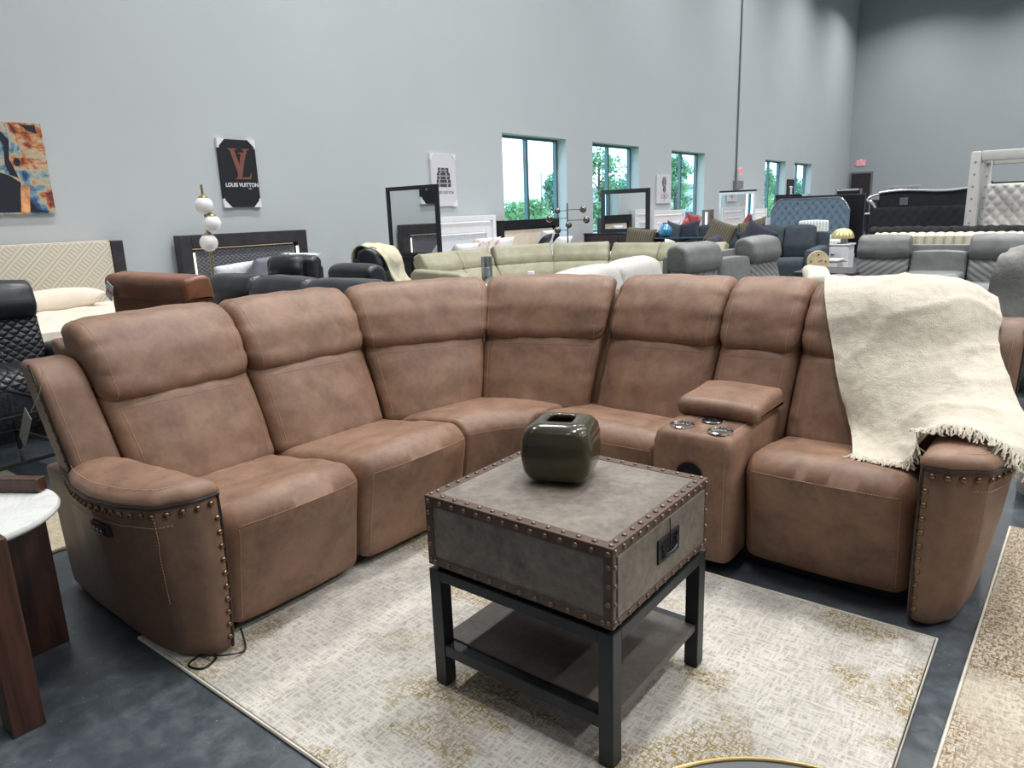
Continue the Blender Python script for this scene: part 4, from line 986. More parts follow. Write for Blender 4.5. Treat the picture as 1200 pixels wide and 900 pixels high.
# black sectional: long back towards us + two recliners + one with a throw
t=thing('leather_sofa','long black leather sofa seen from behind, just past the left run of the brown sectional','sofa',(-4.86,3.70,0))
for k,(x0,x1) in enumerate(((-1.04,-.34),(-.34,.36),(.36,1.10))):
    soft(t,'headrest',[(-.45,.74,.03),(-.50,.95,.05),(-.42,1.06,.07),(-.28,1.075,.06),(-.2,.93,.05),(-.25,.74,.03)],x1-x0-.008,(x0+x1)/2,MAT['black_leather'],er=.05,sd=k,wr=.004)
    soft(t,'outer_back',[(-.36,.0),(-.46,.76,.03),(-.3,.76,.03),(-.2,.0)],x1-x0-.004,(x0+x1)/2,MAT['black_leather'])
    soft(t,'seat',[(.46,.1),(.48,.42,.1),(.38,.5,.08),(-.22,.47,.03),(-.2,.1)],x1-x0-.01,(x0+x1)/2,MAT['black_leather'])
recliner('recliner_chair','black leather recliner with a raised head pillow in front of the diamond-quilted bed','armchair',(-6.66,4.52,0),.40,1,.60,MAT['black_leather'],H=1.13,style='bolster',sd=9,aw=.17)
recliner('leather_loveseat','black leather loveseat between the head-pillow recliner and the long black sofa','sofa',(-5.72,5.0,0),PI+.1,1,.60,MAT['black_leather'],H=1.05,sd=19,aw=.12,arms=(1,1))
recliner('recliner_chair','black leather recliner with a cream throw over its back','armchair',(-6.45,6.02,0),PI/2+.5,1,.70,MAT['black_leather'],H=1.16,sd=29,aw=.16)
MAT['cream_throw']=knit('pale_cream_throw',(206,202,176),(184,178,150),.4,120)
c_=[[(-.30,.46,.62),(.0,.47,.60),(.28,.46,.62)],[(-.30,.44,1.05),(.0,.46,1.05),(.30,.44,1.05)],[(-.30,.30,1.19),(0,.29,1.2),(.30,.30,1.19)],[(-.26,.08,1.07),(.03,.05,1.08),(.32,.07,1.07)],[(-.18,.03,.84),(.08,.02,.85),(.36,.02,.82)],[(-.1,-.06,.62),(.15,-.06,.62),(.38,-.08,.62)]]
bm,_=cloth(c_,22,34,.012,.02,2,6); o=obj('throw_blanket',bm,MAT['cream_throw'],None,angle=80); o.location=(-6.45,6.02,0); o.rotation_euler=(0,0,PI/2+.5); meta(o,'pale cream throw over the back of the rearmost black recliner','blanket')
# sage sectional
MAT['sage']=leather('sage_leather',(158,156,134),(136,134,112),.5,5,.15)
sg=thing('sectional_sofa','sage green leather sectional sofa in front of the beds','sofa',(-6.4,9.4,0))
def sback(p0,p1,lean,H,sd):
    p0,p1=V(p0),V(p1); dr=(p1-p0).normalized(); nr=V((-dr.y,dr.x)); w=(p1-p0).length+.02; c=(p0+p1)/2
    for nm,pr in (('back_cushion',[(0,.42,.05),(-.01,.6,.1),(.03,.735,.04),(.2,.735,.03),(.18,.42,.03)]),('headrest',[(.03,.72,.05),(.02,.84,.08),(.07,H-.01,.025),(.11,H,.02),(.25,H-.05,.05),(.22,.72,.03)]),('outer_back',[(.16,.05),(.2,H-.1,.03),(.28,H-.1,.03),(.26,.05)])):
        s=Sweep([(a,b,(r[0] if r else .03)) for a,b,*r in pr],w-.012,lambda u,d,z:((c+dr*u+nr*(d+lean*(z-.45))).x,(c+dr*u+nr*(d+lean*(z-.45))).y,z),36,10,.035,4,lambda x,d,z,nx,nz:.03*(1-abs(x)**3)*max(0,-nx)+(-.02*(1-abs(x)**2.5) if nm=='headrest' else 0)*max(0,nz),.003,8,.004,sd,4)
        obj(nm,s.mesh(),MAT['sage'],sg)
# local coordinates around (-6.4,9.4)
sback((-.40,-2.35),(-.40,-1.62),.4,1.0,1); sback((-.40,-1.62),(-.40,-.90),.4,1.0,2)
sback((-.42,-.94),(.03,-.08),.3,1.02,3); sback((-.03,-.16),(.76,.2),.3,1.02,4)
sback((.70,.20),(1.5,.20),.4,1.0,5); sback((1.5,.20),(2.5,.20),.4,1.0,6)
bm=nb()
for k,(y0,y1) in enumerate(((-2.35,-1.62),(-1.62,-.9))):
    s=Sweep([(a,b,c) for a,b,c in SEAT],y1-y0-.01,lambda u,d,z:(.3-d,(y0+y1)/2+u,z),40,10,.05,4,None,0,8,.004,k); obj('seat',s.mesh(),MAT['sage'],sg)
for k,(x0,x1) in enumerate(((.9,1.7),(1.7,2.5))):
    s=Sweep([(a,b,c) for a,b,c in SEAT],x1-x0-.01,lambda u,d,z:((x0+x1)/2+u,-.5+d,z),40,10,.05,4,None,0,8,.004,k); obj('seat',s.mesh(),MAT['sage'],sg)
bm=nb(); flatpoly(bm,[V((-.42,-.9,.06)),V((.3,-.9,.06)),V((.55,-.6,.06)),V((.9,-.5,.06)),V((.9,.22,.06)),V((.05,-.08,.06))],(0,0,.41)); bmesh.ops.bevel(bm,geom=bm.edges[:],offset=.04,segments=3,affect='EDGES'); obj('corner_seat',bm,MAT['sage'],sg)
arm_=Sweep([(-.3,.05,.03),(-.32,.55,.08),(-.2,.76,.05),(.75,.80,.05),(.8,.05,.03)],.2,lambda u,d,z:(-d+.05,-2.46+u,z),30,8,.04,4,None,0,8,.004,5); obj('armrest',arm_.mesh(),MAT['sage'],sg)
arm2=Sweep([(-.5,.05,.03),(-.52,.6,.08),(.4,.6,.05),(.45,.05,.03)],.2,lambda u,d,z:(2.69+u,d,z),30,8,.04,4,None,0,8,.004,5); obj('armrest',arm2.mesh(),MAT['sage'],sg)
# white console table with candles
t=thing('console_table','white round table with candles in front of the sage sofa','table',(-5.72,7.22,0)); obj('tabletop',lathe(nb(),[(.62,.585),(.63,.6),(.62,.615),(0,.615)],40),MAT['white_lac'],t); obj('pedestal',lathe(nb(),[(.3,0),(.3,.03),(.08,.08),(.07,.55),(.2,.585),(0,.585)],28),MAT['white_lac'],t)
cg=bpy.data.materials.new('clear_vase_glass'); cg.use_nodes=True; nt=cg.node_tree; nt.nodes.clear(); o_=nt.nodes.new('ShaderNodeOutputMaterial'); a_=nt.nodes.new('ShaderNodeBsdfTransparent'); b_=nt.nodes.new('ShaderNodeBsdfGlossy'); m_=nt.nodes.new('ShaderNodeMixShader'); a_.inputs[0].default_value=(.75,.78,.8,1); b_.inputs[0].default_value=(.7,.75,.78,1); b_.inputs['Roughness'].default_value=.1; m_.inputs[0].default_value=.22; nt.links.new(a_.outputs[0],m_.inputs[1]); nt.links.new(b_.outputs[0],m_.inputs[2]); nt.links.new(m_.outputs[0],o_.inputs[0])
wax=F('white_wax',(238,238,236),.5,0,.02)
t=thing('hurricane_candle','glass cylinder holding a white candle on the white round table','candle holder',(-6.03,7.2,.617)); obj('glass_cylinder',lathe(nb(),[(.072,0),(.075,.34),(.071,.34),(.068,.02),(0,.02)],28),cg,t); obj('sand',lathe(nb(),[(.066,.021),(.066,.08),(0,.08)],24),F('dark_sand',(70,70,72),.9),t); obj('candle',lathe(nb(),[(.036,.081),(.036,.2),(0,.198)],20),wax,t)
t=thing('pillar_candle','white pillar candle right of the glass cylinder on the white round table','candle',(-5.26,7.12,.617)); obj('dish',lathe(nb(),[(.06,0),(.065,.012),(0,.012)],24),MAT['gun'],t); obj('wax',lathe(nb(),[(.043,.0125),(.043,.17),(.036,.172),(0,.165)],24),wax,t)
# light grey recliners, row along Y facing +X
MAT['pale_grey']=leather('pale_grey_leather',(196,194,190),(176,174,170),.5,5,.15); MAT['pg_q']=MAT['pale_grey']
recliner('reclining_sofa','pale grey reclining sofa behind the right half of the brown sectional','sofa',(-2.62,4.93,0),PI/2+.12,2,.88,MAT['pale_grey'],H=1.09,aw=.18,sd=40)
MAT['mid_grey']=leather('mid_grey_leather',(118,120,120),(98,100,101),.45,5,.2); MAT['chev']=quilt('grey_chevron_leather',(128,130,130),(70,72,73),9,13,.45,.008,'XZ','chevron',.7)
recliner('reclining_loveseat','mid grey reclining loveseat with chevron stitched backs past the pale grey sofa','sofa',(-2.78,7.72,0),PI/2-.12,3,.70,MAT['mid_grey'],MAT['chev'],H=1.13,style='roll',aw=.2,sd=50,console=(1,))
recliner('reclining_loveseat','mid grey reclining loveseat with a centre console, facing us at the right','sofa',(-1.33,10.05,0),0,3,.62,MAT['mid_grey'],MAT['chev'],H=1.05,console=(1,),aw=.2,sd=60,armH=.6)
# pale throw heap at the arm of the chevron loveseat
pillow('crumpled ivory throw on the arm of the chevron loveseat',(-2.30,8.6,.66),(.3,.2,.5),(.3,.42),MAT['cream_knit'],cat='blanket',name='folded_throw',th=.2)
# cream channel-back sofa and black plush behind
MAT['cream_rib']=quilt('cream_channel_plush',(222,216,196),(170,162,140),9,1,.95,.02,'XZ','rib')
t=thing('plush_sofa','cream channelled plush sofa seen from behind, behind the console loveseat','sofa',(-1.40,11.5,0)); W=.86
s=Sweep([(-.42,.1,.03),(-.44,1.0,.05),(-.34,1.05,.07),(-.22,.98,.06),(-.22,.1,.03)],1.72,lambda u,d,z:(u,d,z+.012*abs(math.sin(u*28))),36,90,.04,4,None,0,8,.0,2); obj('backrest',s.mesh(),MAT['cream_rib'],t)
soft(t,'seat',[(.4,.1),(.42,.45,.1),(-.22,.47,.03),(-.22,.1)],1.4,0,MAT['cream_rib']); 
for s_ in (-1,1): soft(t,'armrest',[(-.22,.0),(-.22,.66,.05),(.42,.62,.08),(.42,.0)],.16,s_*.78,MAT['cream_rib'])
MAT['black_plush']=quilt('black_channel_plush',(26,27,32),(8,8,10),8,1,.95,.02,'XZ','rib')
t=thing('plush_sofa','black channelled plush sofa behind the cream one','sofa',(-1.45,13.3,0))
s=Sweep([(-.42,.1,.03),(-.44,1.0,.05),(-.34,1.075,.07),(-.2,.98,.06),(-.2,.1,.03)],2.5,lambda u,d,z:(u,d,z+.015*abs(math.sin(u*20))),30,110,.04,4,None,0,8,.01,2); obj('backrest',s.mesh(),MAT['black_plush'],t)
soft(t,'seat',[(.4,.1),(.42,.45,.1),(-.2,.47,.03),(-.2,.1)],2.2,0,MAT['black_plush'])
for s_ in (-1,1): soft(t,'armrest',[(-.2,.0),(-.2,.66,.05),(.42,.62,.08),(.42,.0)],.16,s_*1.17,MAT['black_plush'])
# armchair with the grey waffle throw at the right edge
MAT['offwhite']=F('offwhite_upholstery',(204,204,200),.8,0,.04)
t=thing('armchair','off-white armchair with a dark seat behind the right wing of the brown sectional','armchair',(.42,4.62,0))
soft(t,'side_panel',[(-.46,.05,.03),(-.46,.90,.06),(.42,.95,.06),(.42,.0,.01)],.14,-.46,MAT['offwhite'])
soft(t,'side_panel',[(-.42,.0,.01),(-.42,.60,.04),(.42,.66,.04),(.42,.0,.01)],.14,.44,MAT['offwhite'])
soft(t,'seat',[(-.36,.1),(-.40,.6,.06),(.2,.62,.04),(.2,.1)],.72,0,MAT['mid_grey']); soft(t,'backrest',[(.2,.1),(.16,1.0,.06),(.38,1.06,.06),(.40,.1)],.74,0,MAT['mid_grey'])
t=thing('armchair','mid grey armchair under the waffle throw at the right edge','armchair',(.16,7.0,0))
soft(t,'backrest',[(-.40,.1),(-.38,.98,.07),(-.25,1.06,.08),(-.12,.9,.05),(-.12,.1)],1.16,0,MAT['mid_grey']); soft(t,'seat',[(.4,.1),(.42,.45,.1),(-.12,.47,.03),(-.12,.1)],.9,0,MAT['mid_grey'])
for s_ in (-1,1): soft(t,'armrest',[(-.12,.0),(-.12,.66,.05),(.42,.62,.08),(.42,.0)],.18,s_*.5,MAT['mid_grey'])
wf=knit('grey_waffle_knit',(150,150,148),(126,126,124),.8,160)
c_=[[(-.62,-.47,.35),(-.3,-.50,.30),(.1,-.50,.3),(.6,-.5,.3)],[(-.66,-.46,.75),(-.3,-.49,.7),(.1,-.5,.7),(.6,-.49,.7)],[(-.62,-.42,1.03),(-.3,-.44,1.08),(.1,-.44,1.09),(.6,-.44,1.09)],[(-.55,-.2,1.09),(-.3,-.2,1.12),(.1,-.2,1.12),(.6,-.2,1.12)],[(-.55,-.05,.9),(-.3,-.05,.9),(.1,-.05,.9),(.6,-.05,.9)]]
bm,_=cloth(c_,26,30,.012,.02,4,6); o=obj('throw_blanket',bm,wf,None,angle=80); o.location=(.16,7.0,0); meta(o,'grey waffle knit throw over the armchair at the right edge','blanket')
# dark table + round clock
t=thing('coffee_table','dark wood table holding the round wooden clock','table',(-2.62,10.3,0)); 
obj('tabletop',bx(-.33,.42,-.45,.45,.56,.60,.006),MAT['dark_wood'],t,False)
for sx in (-.3,.37):
    for sy in (-.42,.4): obj('leg',bx(sx,sx+.04,sy,sy+.04,0,.56),MAT['dark_wood'],t,False)
t=thing('table_clock','round pale wood clock on the dark table','clock',(-2.68,10.0,.735),.35); pw=F('pale_wood',(214,196,160),.5)
b=lathe(nb(),[(.0,-.05),(.13,-.05),(.135,-.04),(.135,.05),(.0,.05)],32); bmesh.ops.rotate(b,matrix=Matrix.Rotation(PI/2,3,'X'),verts=b.verts[:]); obj('case',b,pw,t)
for k in range(4):
    a=k*PI/2; obj('hour_mark',bx(.09*math.cos(a)-.008,.09*math.cos(a)+.008,-.056,-.05,.09*math.sin(a)-.008,.09*math.sin(a)+.008),MAT['black_frame'],t,False)
obj('hand',tube(nb(),[(0,-.056,0),(.05,-.056,.02)],.004,5),MAT['black_frame'],t)
# teal/charcoal sofas in the middle distance
MAT['char']=F('charcoal_fabric',(62,72,80),.9,0,.12,10,.3,120); MAT['teal']=F('dark_teal_fabric',(50,62,70),.85,0,.15,8,.3,90); MAT['navy']=F('navy_fabric',(34,42,56),.85,0,.15,8)
def plainsofa(label,loc,rz,w,mat,H=1.02,n=3,back=True):
    t=thing('fabric_sofa',label,'sofa',loc,rz); h=w/2
    for k in range(n):
        c=-h+.2+(w-.4)*(k+.5)/n; ww=(w-.4)/n-.01
        soft(t,'seat',[(-.46,.1),(-.48,.42,.08),(-.40,.5,.07),(.16,.47,.03),(.16,.1)],ww,c,mat,sd=k); soft(t,'back_cushion',[(.12,.46,.05),(.08,.7,.12),(.18,H,.06),(.30,H-.02,.05),(.30,.46,.03)],ww,c,mat,sd=k+4,cr=.04)
    soft(t,'outer_back',[(.28,.0),(.32,H-.12,.05),(.46,H-.12,.05),(.44,.0)],w,0,mat)
    for s_ in (-1,1): soft(t,'armrest',[(-.48,.08),(-.48,.64,.08),(.44,.7,.08),(.44,.08)],.2,s_*(h-.1),mat)
    return t
plainsofa('long charcoal sofa with feathered cushions before the white mirror','x' and (-4.75,14.1,0),0,2.1,MAT['char'],1.07)
plainsofa('dark teal sofa left of the long charcoal sofa',(-6.55,14.9,0),.0,1.3,MAT['teal'],1.08,2)
plainsofa('navy sofa with a draped arm in front of the striped chair',(-4.55,11.6,0),PI/2+.3,1.7,MAT['navy'],.98,2)
PH=MAT['teal']; strp=quilt('gold_striped_fabric',(104,96,78),(24,24,28),22,1,.8,.003,'XY','rib')
for lab,loc,rot,m_,s_ in (
 ('dark teal cushion on the dark teal sofa, leftmost',(-6.95,14.65,.97),(1.2,.3,.1),MAT['teal'],.45),('dark pleated cushion on the dark teal sofa, right of the leftmost',(-6.55,14.6,.98),(1.2,-.2,0),MAT['navy'],.45),
 ('gold striped cushion at the left end of the long charcoal sofa',(-5.48,13.62,.96),(1.25,.35,.2),strp,.56),('gold striped cushion at the middle of the long charcoal sofa',(-4.85,13.6,.98),(1.2,-.25,0),strp,.56),
 ('navy cushion on the navy sofa',(-3.95,11.3,.98),(1.2,.5,.3),MAT['navy'],.5),('black cushion on the navy sofa, right of the navy cushion',(-4.2,11.85,.92),(1.2,-.4,.2),MAT['black_vel'],.5),
 ('tan zigzag cushion behind the sage sofa',(-6.35,11.95,.88),(1.3,.1,0),strp,.62)):
    pillow(lab,loc,rot,(s_,s_*.9),m_,cat='cushion',name='cushion')
t=thing('cushion_stand','low dark bench under the zigzag cushion','bench',(-6.3,12.0,0)); obj('seat',bx(-.5,.5,-.25,.25,.5,.62,.03),MAT['dark_wood'],t); 
for sx in (-.45,.4): obj('leg',bx(sx,sx+.05,-.2,.2,0,.5),MAT['dark_wood'],t,False)
t=thing('glass_stand','glass topped black console holding the blue vase','table',(-6.35,14.05,0)); obj('tabletop',bx(-.75,.45,-.25,.2,.86,.885,.005),F('dark_glass_top',(60,80,96),.08),t,False)
for sx in (-.7,.37): obj('leg',bx(sx,sx+.04,-.2,.15,0,.86),MAT['black_frame'],t,False)
bg_=NT('blue_glass'); bg_.set(Base_Color=srgb(66,140,180),Roughness=.08,Metallic=.2,Coat_Weight=.6)
o=obj('glass_vase',lathe(nb(),[(.05,0),(.11,.03),(.15,.1),(.14,.18),(.07,.25),(.05,.28),(.065,.3),(0,.29)],28),bg_.m,None); o.location=(-6.83,14.0,.887); meta(o,'round blue glass vase before the red cushions','vase')
# striped plush chair with a mint throw
MAT['stripe']=quilt('white_corduroy',(214,218,216),(160,166,166),16,1,.95,.012,'XZ','rib')
t=recliner('plush_recliner','white corduroy recliner in front of the blue tufted headboard','armchair',(-4.55,16.45,0),.25,1,.62,MAT['stripe'],H=1.10,style='plain',aw=.24,sd=70,armH=.72)
bm,_=cloth([[(-.14,-.3,.0),(0,-.32,0),(.14,-.3,.0)],[(-.15,-.28,.26),(0,-.3,.28),(.15,-.28,.26)],[(-.15,0,.33),(0,0,.35),(.15,0,.33)],[(-.14,.25,.28),(0,.25,.3),(.14,.25,.28)]],14,16,.02,.03,1,9)
o=obj('throw_blanket',bm,F('mint_throw',(176,196,198),.9,0,.1,20),None,angle=80); o.location=(-4.15,16.5,.44); o.rotation_euler=(0,0,.25); meta(o,'pale mint crumpled throw on the arm of the corduroy recliner','blanket')
# ------------------------------------------------------------------ tufted pieces
def tufted(w,z0,z1,sx,sz,dep,topf=None,nx=None,nz=None):
    nx=nx or int(w*26); nz=nz or int((z1-z0)*26); bm=nb(); f=[];b=[]
    for j in range(nz+1):
        r=[];q=[]
        for i in range(nx+1):
            x=-w/2+w*i/nx; k=j/nz; zt=topf(x) if topf else z1; z=z0+(zt-z0)*k
            a=(x/sx+ (z-z0)/sz); c=(x/sx-(z-z0)/sz); h=abs(math.sin(PI*a/1))*abs(math.sin(PI*c/1))
            ed=min(1,(w/2-abs(x))/.05,(zt-z)/.05+.0); h=dep*(h**.5)*max(0,ed)
            r.append(bm.verts.new((x,-h,z))); q.append(bm.verts.new((x,.08,z)))
        f.append(r);b.append(q)
    for j in range(nz):
        for i in range(nx):
            bm.faces.new((f[j][i],f[j][i+1],f[j+1][i+1],f[j+1][i])); bm.faces.new((b[j][i],b[j+1][i],b[j+1][i+1],b[j][i+1]))
    for j in range(nz):
        for i in (0,nx): bm.faces.new((f[j][i],f[j+1][i],b[j+1][i],b[j][i]))
    for i in range(nx):
        for j in (0,nz): bm.faces.new((f[j][i],b[j][i],b[j][i+1],f[j][i+1]))
    return bm
def buttons(w,z0,z1,sx,sz,mat,root,limit=100,topf=None,r=.02):
    pts=[]
    n=int(w/2/(sx/2))+1
    for j in range(0,60):
        z=z0+j*sz/2
        if z>z1-.05: break
        for i in range(-n,n+1):
            if (i+j)%2: continue
            x=i*sx/2
            if abs(x)<w/2-.06 and z<(topf(x) if topf else z1)-.06: pts.append((x,z))
    pts=sorted(pts,key=lambda p:-p[1])
    first=None
    for x,z in pts[:limit]:
        if first is None:
            b=lathe(nb(),[(r,0),(r*.8,.008),(0,.012)],8); bmesh.ops.rotate(b,matrix=Matrix.Rotation(PI/2,3,'X'),verts=b.verts[:]); first=obj('button',b,mat,root); e=first
        else: e=first.copy(); link(e); e.parent=root
        e.location=(x,-.004,z)
bl=F('steel_blue_velvet',(102,120,136),.7,0,.06,8); blb=F('button_navy',(36,44,56),.6)
def topblue(x): return 1.60-.30*max(0,(abs(x)-.72)/.28)**2
t=thing('bed','bed with a steel blue diamond-tufted headboard, facing us in the distance','bed',(-5.78,20.4,0))
obj('headboard',tufted(2.02,.0,1.6,.2,.26,.03,topblue),bl,t,angle=60); buttons(2.0,.3,1.6,.2,.26,blb,t,100,topblue,.022)
obj('nail_trim',tube(nb(),[(x,-.02,topblue(x)-.005) for x in [(-1.0+2.0*k/30) for k in range(31)]],.014,6),MAT['chrome'],t)
soft(t,'mattress',[(-2.1,.2),(-2.1,.55,.08),(-.05,.55,.03),(-.05,.2)],1.9,0,F('blue_grey_bedding',(120,132,146),.85))
t=thing('headboard_display','plain black headboard standing behind the blue tufted bed','headboard',(-5.72,21.1,0)); obj('panel',bx(-1.15,1.15,0,.1,.1,1.66,.01),MAT['black_frame'],t,False); 
for sx in (-1.1,1.0): obj('leg',bx(sx,sx+.1,.0,.1,0,.1),MAT['black_frame'],t,False)
# black headboard with silver rim
def topsil(x): return 1.66+.035*math.cos((x+.55)*3.3)+.03*(x)
t=thing('bed','bed with a black velvet headboard edged by a curved silver rim','bed',(-2.72,18.2,0))
obj('headboard',tufted(1.86,.0,1.66,5,5,.0,topsil,40,20),MAT['black_vel'],t); obj('silver_rim',tube(nb(),[(x,-.03,topsil(x)) for x in [(-.93+1.86*k/40) for k in range(41)]]+[(.95,-.03,1.5)],.028,8),F('silver_rim',(220,222,226),.2,.6,0),t)
obj('scroll_rim',tube(nb(),smoothpath([(-.93,-.04,topsil(-.93)-.04),(-1.04,-.06,1.58),(-1.12,-.08,1.54),(-1.14,-.08,1.48),(-1.06,-.06,1.44),(-.98,-.04,1.3),(-.96,-.04,1.1)]),.03,8),F('silver_rim_b',(220,222,226),.2,.6,0),t)
obj('scroll_side',bx(-1.1,-.93,-.05,.08,.2,1.5,.04),MAT['black_vel'],t); soft(t,'mattress',[(-.9,.2),(-.9,.6,.08),(-.05,.6,.03),(-.05,.2)],1.8,0,MAT['black_vel']); obj('care_label',bx(-.5,-.34,-.035,-.03,1.36,1.52),F('grey_label',(96,100,108),.6),t,False)
t=thing('headboard_display','low black quilted headboard in front of the silver-rimmed one','headboard',(-2.62,16.9,0)); obj('panel',tufted(1.72,.15,1.33,.18,.22,.02),MAT['black_vel'],t,angle=60); 
for sx in (-.8,.7): obj('leg',bx(sx,sx+.1,.0,.08,0,.15),MAT['black_frame'],t,False)
# canopy bed
cv=F('silver_white_velvet',(190,188,184),.7,0,.05,8); cvb=F('button_grey',(140,138,134),.6)
t=thing('canopy_bed','white tufted canopy bed with tall posts at the right edge','bed',(-.55,17.4,0))
for sx,sy in ((-1.12,-1.1),(-1.12,1.1),(1.12,-1.1),(1.12,1.1)):
    p=obj('post',bx(sx-.085,sx+.085,sy-.085,sy+.085,0,2.30,.03),cv,t); 
    b=nb()
    for k in range(9): lathe(b,[(.02,0),(.015,.01),(0,.012)],8)
    b.free()
    if sx<0:
        f1=None
        for k in range(9):
            if f1 is None:
                bb=lathe(nb(),[(.022,0),(.016,.01),(0,.012)],8); bmesh.ops.rotate(bb,matrix=Matrix.Rotation(PI/2,3,'X'),verts=bb.verts[:]); f1=obj('button',bb,cvb,p); e=f1
            else: e=f1.copy(); link(e); e.parent=p
            e.location=(sx,sy-.084,.35+.22*k)
for sy in (-1.1,1.1): obj('canopy_rail',bx(-1.035,1.035,sy-.07,sy+.07,2.12,2.30,.025),cv,t)
for sx in (-1.12,1.12): obj('canopy_rail',bx(sx-.06,sx+.06,-1.015,1.015,2.14,2.28,.02),cv,t)
obj('headboard',tufted(2.0,.3,1.72,.2,.24,.07,None,80,60),cv,t,angle=60); hb=t.children[-1]; hb.location=(0,1.05,0)
soft(t,'mattress',[(-1.0,.2),(-1.0,.62,.08),(.98,.62,.03),(.98,.2)],1.95,0,MAT['white_bed'])
t=thing('headboard_display','black framed headboard standing behind the canopy bed','headboard',(-.75,20.5,0)); obj('panel',bx(-1.1,1.2,0,.1,.1,1.80,.01),MAT['black_frame'],t,False); 
for sx in (-1.05,1.1): obj('leg',bx(sx,sx+.1,.0,.1,0,.1),MAT['black_frame'],t,False)
# gold dome lamp on white chest, stools
t=thing('nightstand','white chest under the gold dome lamp','nightstand',(-3.72,15.1,0)); obj('body',bx(-.28,.28,-.22,.22,.04,.66,.01),MAT['white_lac'],t,False); obj('top',bx(-.3,.3,-.24,.24,.66,.69,.008),MAT['white_lac'],t,False)
for k in range(2):
    d=obj('drawer',bx(-.26,.26,-.235,-.22,.08+.29*k,.34+.29*k,.004),MAT['white_lac'],t,False); obj('knob',bx(-.03,.03,-.25,-.235,.2+.29*k,.215+.29*k),MAT['chrome'],d,False)
t=thing('nightstand','low white chest in front of the gold lamp chest','nightstand',(-3.42,13.2,0)); obj('body',bx(-.22,.25,-.2,.2,.04,.5,.01),MAT['white_lac'],t,False); obj('top',bx(-.24,.27,-.22,.22,.5,.53,.008),MAT['white_lac'],t,False)
t=thing('table_lamp','table lamp with a fluted gold dome shade on the white chest','lamp',(-3.28-.33,15.05,.692))
bm=nb(); R_=[]
for r,z in ((.205,.10),(.20,.15),(.175,.21),(.13,.26),(.06,.285),(.005,.29)):
    R_.append([V(((r*(1+.05*math.cos(16*2*PI*k/96)))*math.cos(2*PI*k/96),(r*(1+.05*math.cos(16*2*PI*k/96)))*math.sin(2*PI*k/96),z)) for k in range(96)])
loft(bm,R_,True,False); obj('lamp_shade',bm,F('champagne_gold',(206,190,140),.35,.6,.05),t); obj('stem',lathe(nb(),[(.09,0),(.09,.012),(.012,.02),(.012,.29),(0,.3)],16),MAT['gold'],t)
t=thing('bar_table','white bar table in front of the far door','table',(-5.9,28.3,0)); obj('tabletop',bx(-.55,.55,-.4,.4,1.0,1.04,.01),MAT['white_lac'],t,False); obj('pedestal',bx(-.1,.1,-.1,.1,0,1.0),MAT['black_frame'],t,False)
stool=thing('bar_stool','white bar stool left of the white bar table','stool',(-6.9,28,0),.2,'bar stools by the far door'); obj('seat',bx(-.22,.22,-.2,.2,.76,.84,.03),MAT['white_lac'],stool); obj('backrest',bx(-.22,.22,.16,.22,.84,1.22,.03),MAT['white_lac'],stool); obj('stem',tube(nb(),[(0,0,.02),(0,0,.76)],.03,8),MAT['chrome'],stool); obj('base',lathe(nb(),[(.2,0),(.2,.02),(0,.03)],20),MAT['chrome'],stool)
clone(stool,(-4.9,28.1,0),-.3,'white bar stool right of the white bar table')
clone(stool,(-5.9,29.2,0),0,'white bar stool behind the white bar table')
# ------------------------------------------------------------------ left: glass table, shag rug, marble table
MAT['shag']=knit('cream_shag',(206,196,172),(166,152,124),1,70)
r_=obj('area_rug',bx(-1.2,1.05,-1.2,.14,0,.02,.006),MAT['shag'],None,False); r_.location=(-4.72,1.25,.001); meta(r_,'cream shag rug at the left edge behind the marble topped table','rug')
cg2=cg
t=thing('glass_table','low black framed glass table at the left edge behind the marble topped table','table',(-5.22,1.36,.022),.1)
f=nb()
for z in (.12,.40):
    for sy in (-.3,.28): box(f,-.42,.42,sy,sy+.02,z,z+.02)
    for sx in (-.42,.40): box(f,sx,sx+.02,-.28,.28,z,z+.02)
obj('frame',f,MAT['black_frame'],t,False)
for sx in (-.42,.40):
    for sy in (-.3,.28): obj('leg',bx(sx,sx+.02,sy,sy+.02,0,.42),MAT['black_frame'],t,False)
obj('glass_top',bx(-.4,.4,-.28,.28,.405,.415),cg2,t,False); obj('glass_shelf',bx(-.4,.4,-.28,.28,.125,.135),cg2,t,False)
mb=NT('white_marble'); v_=mb.noise(4,6,.6,dist=2.5); mb.set(Base_Color=mb.ramp(v_,[(.44,srgb(216,218,216)),(.5,srgb(204,207,206)),(.53,srgb(219,220,218))]),Roughness=.3)
wd=NT('walnut_plank'); wg=wd.noise(1,5,.6,wd.co((30,30,2.2)),.3); wd.set(Base_Color=wd.ramp(wg,[(.35,srgb(46,27,22)),(.65,srgb(84,52,40))]),Roughness=.35); wd.bump(wg,.15,.001)
t=thing('side_table','round white marble side table with walnut plank legs in the left foreground','table',(-2.76,.56,0))
bm=lathe(nb(),[(.0,.575),(.285,.575),(.296,.583),(.298,.592),(.292,.602),(.0,.603)],80); obj('marble_top',bm,mb.m,t,angle=50)
for (a,x,y,top) in ((0,.353,.02,.60),(1,-.02,.21,.575),(2,-.10,-.12,.575)):
    b=nb(); w_=.075 if a==0 else .17; th=.045 if a!=0 else .09
    if a==0: box(b,.30,.39,-.055,.035,.0,.63,.004)
    elif a==1: box(b,-.085,-.045,-.03+.0,.27,.0,.57,.004)
    else: box(b,-.25,.05,-.16,-.115,.0,.57,.004)
    obj('leg',b,wd.m,t,False)
obj('cross_rail',bx(.05,.32,-.03,.01,.50,.57,.004),wd.m,t,False)
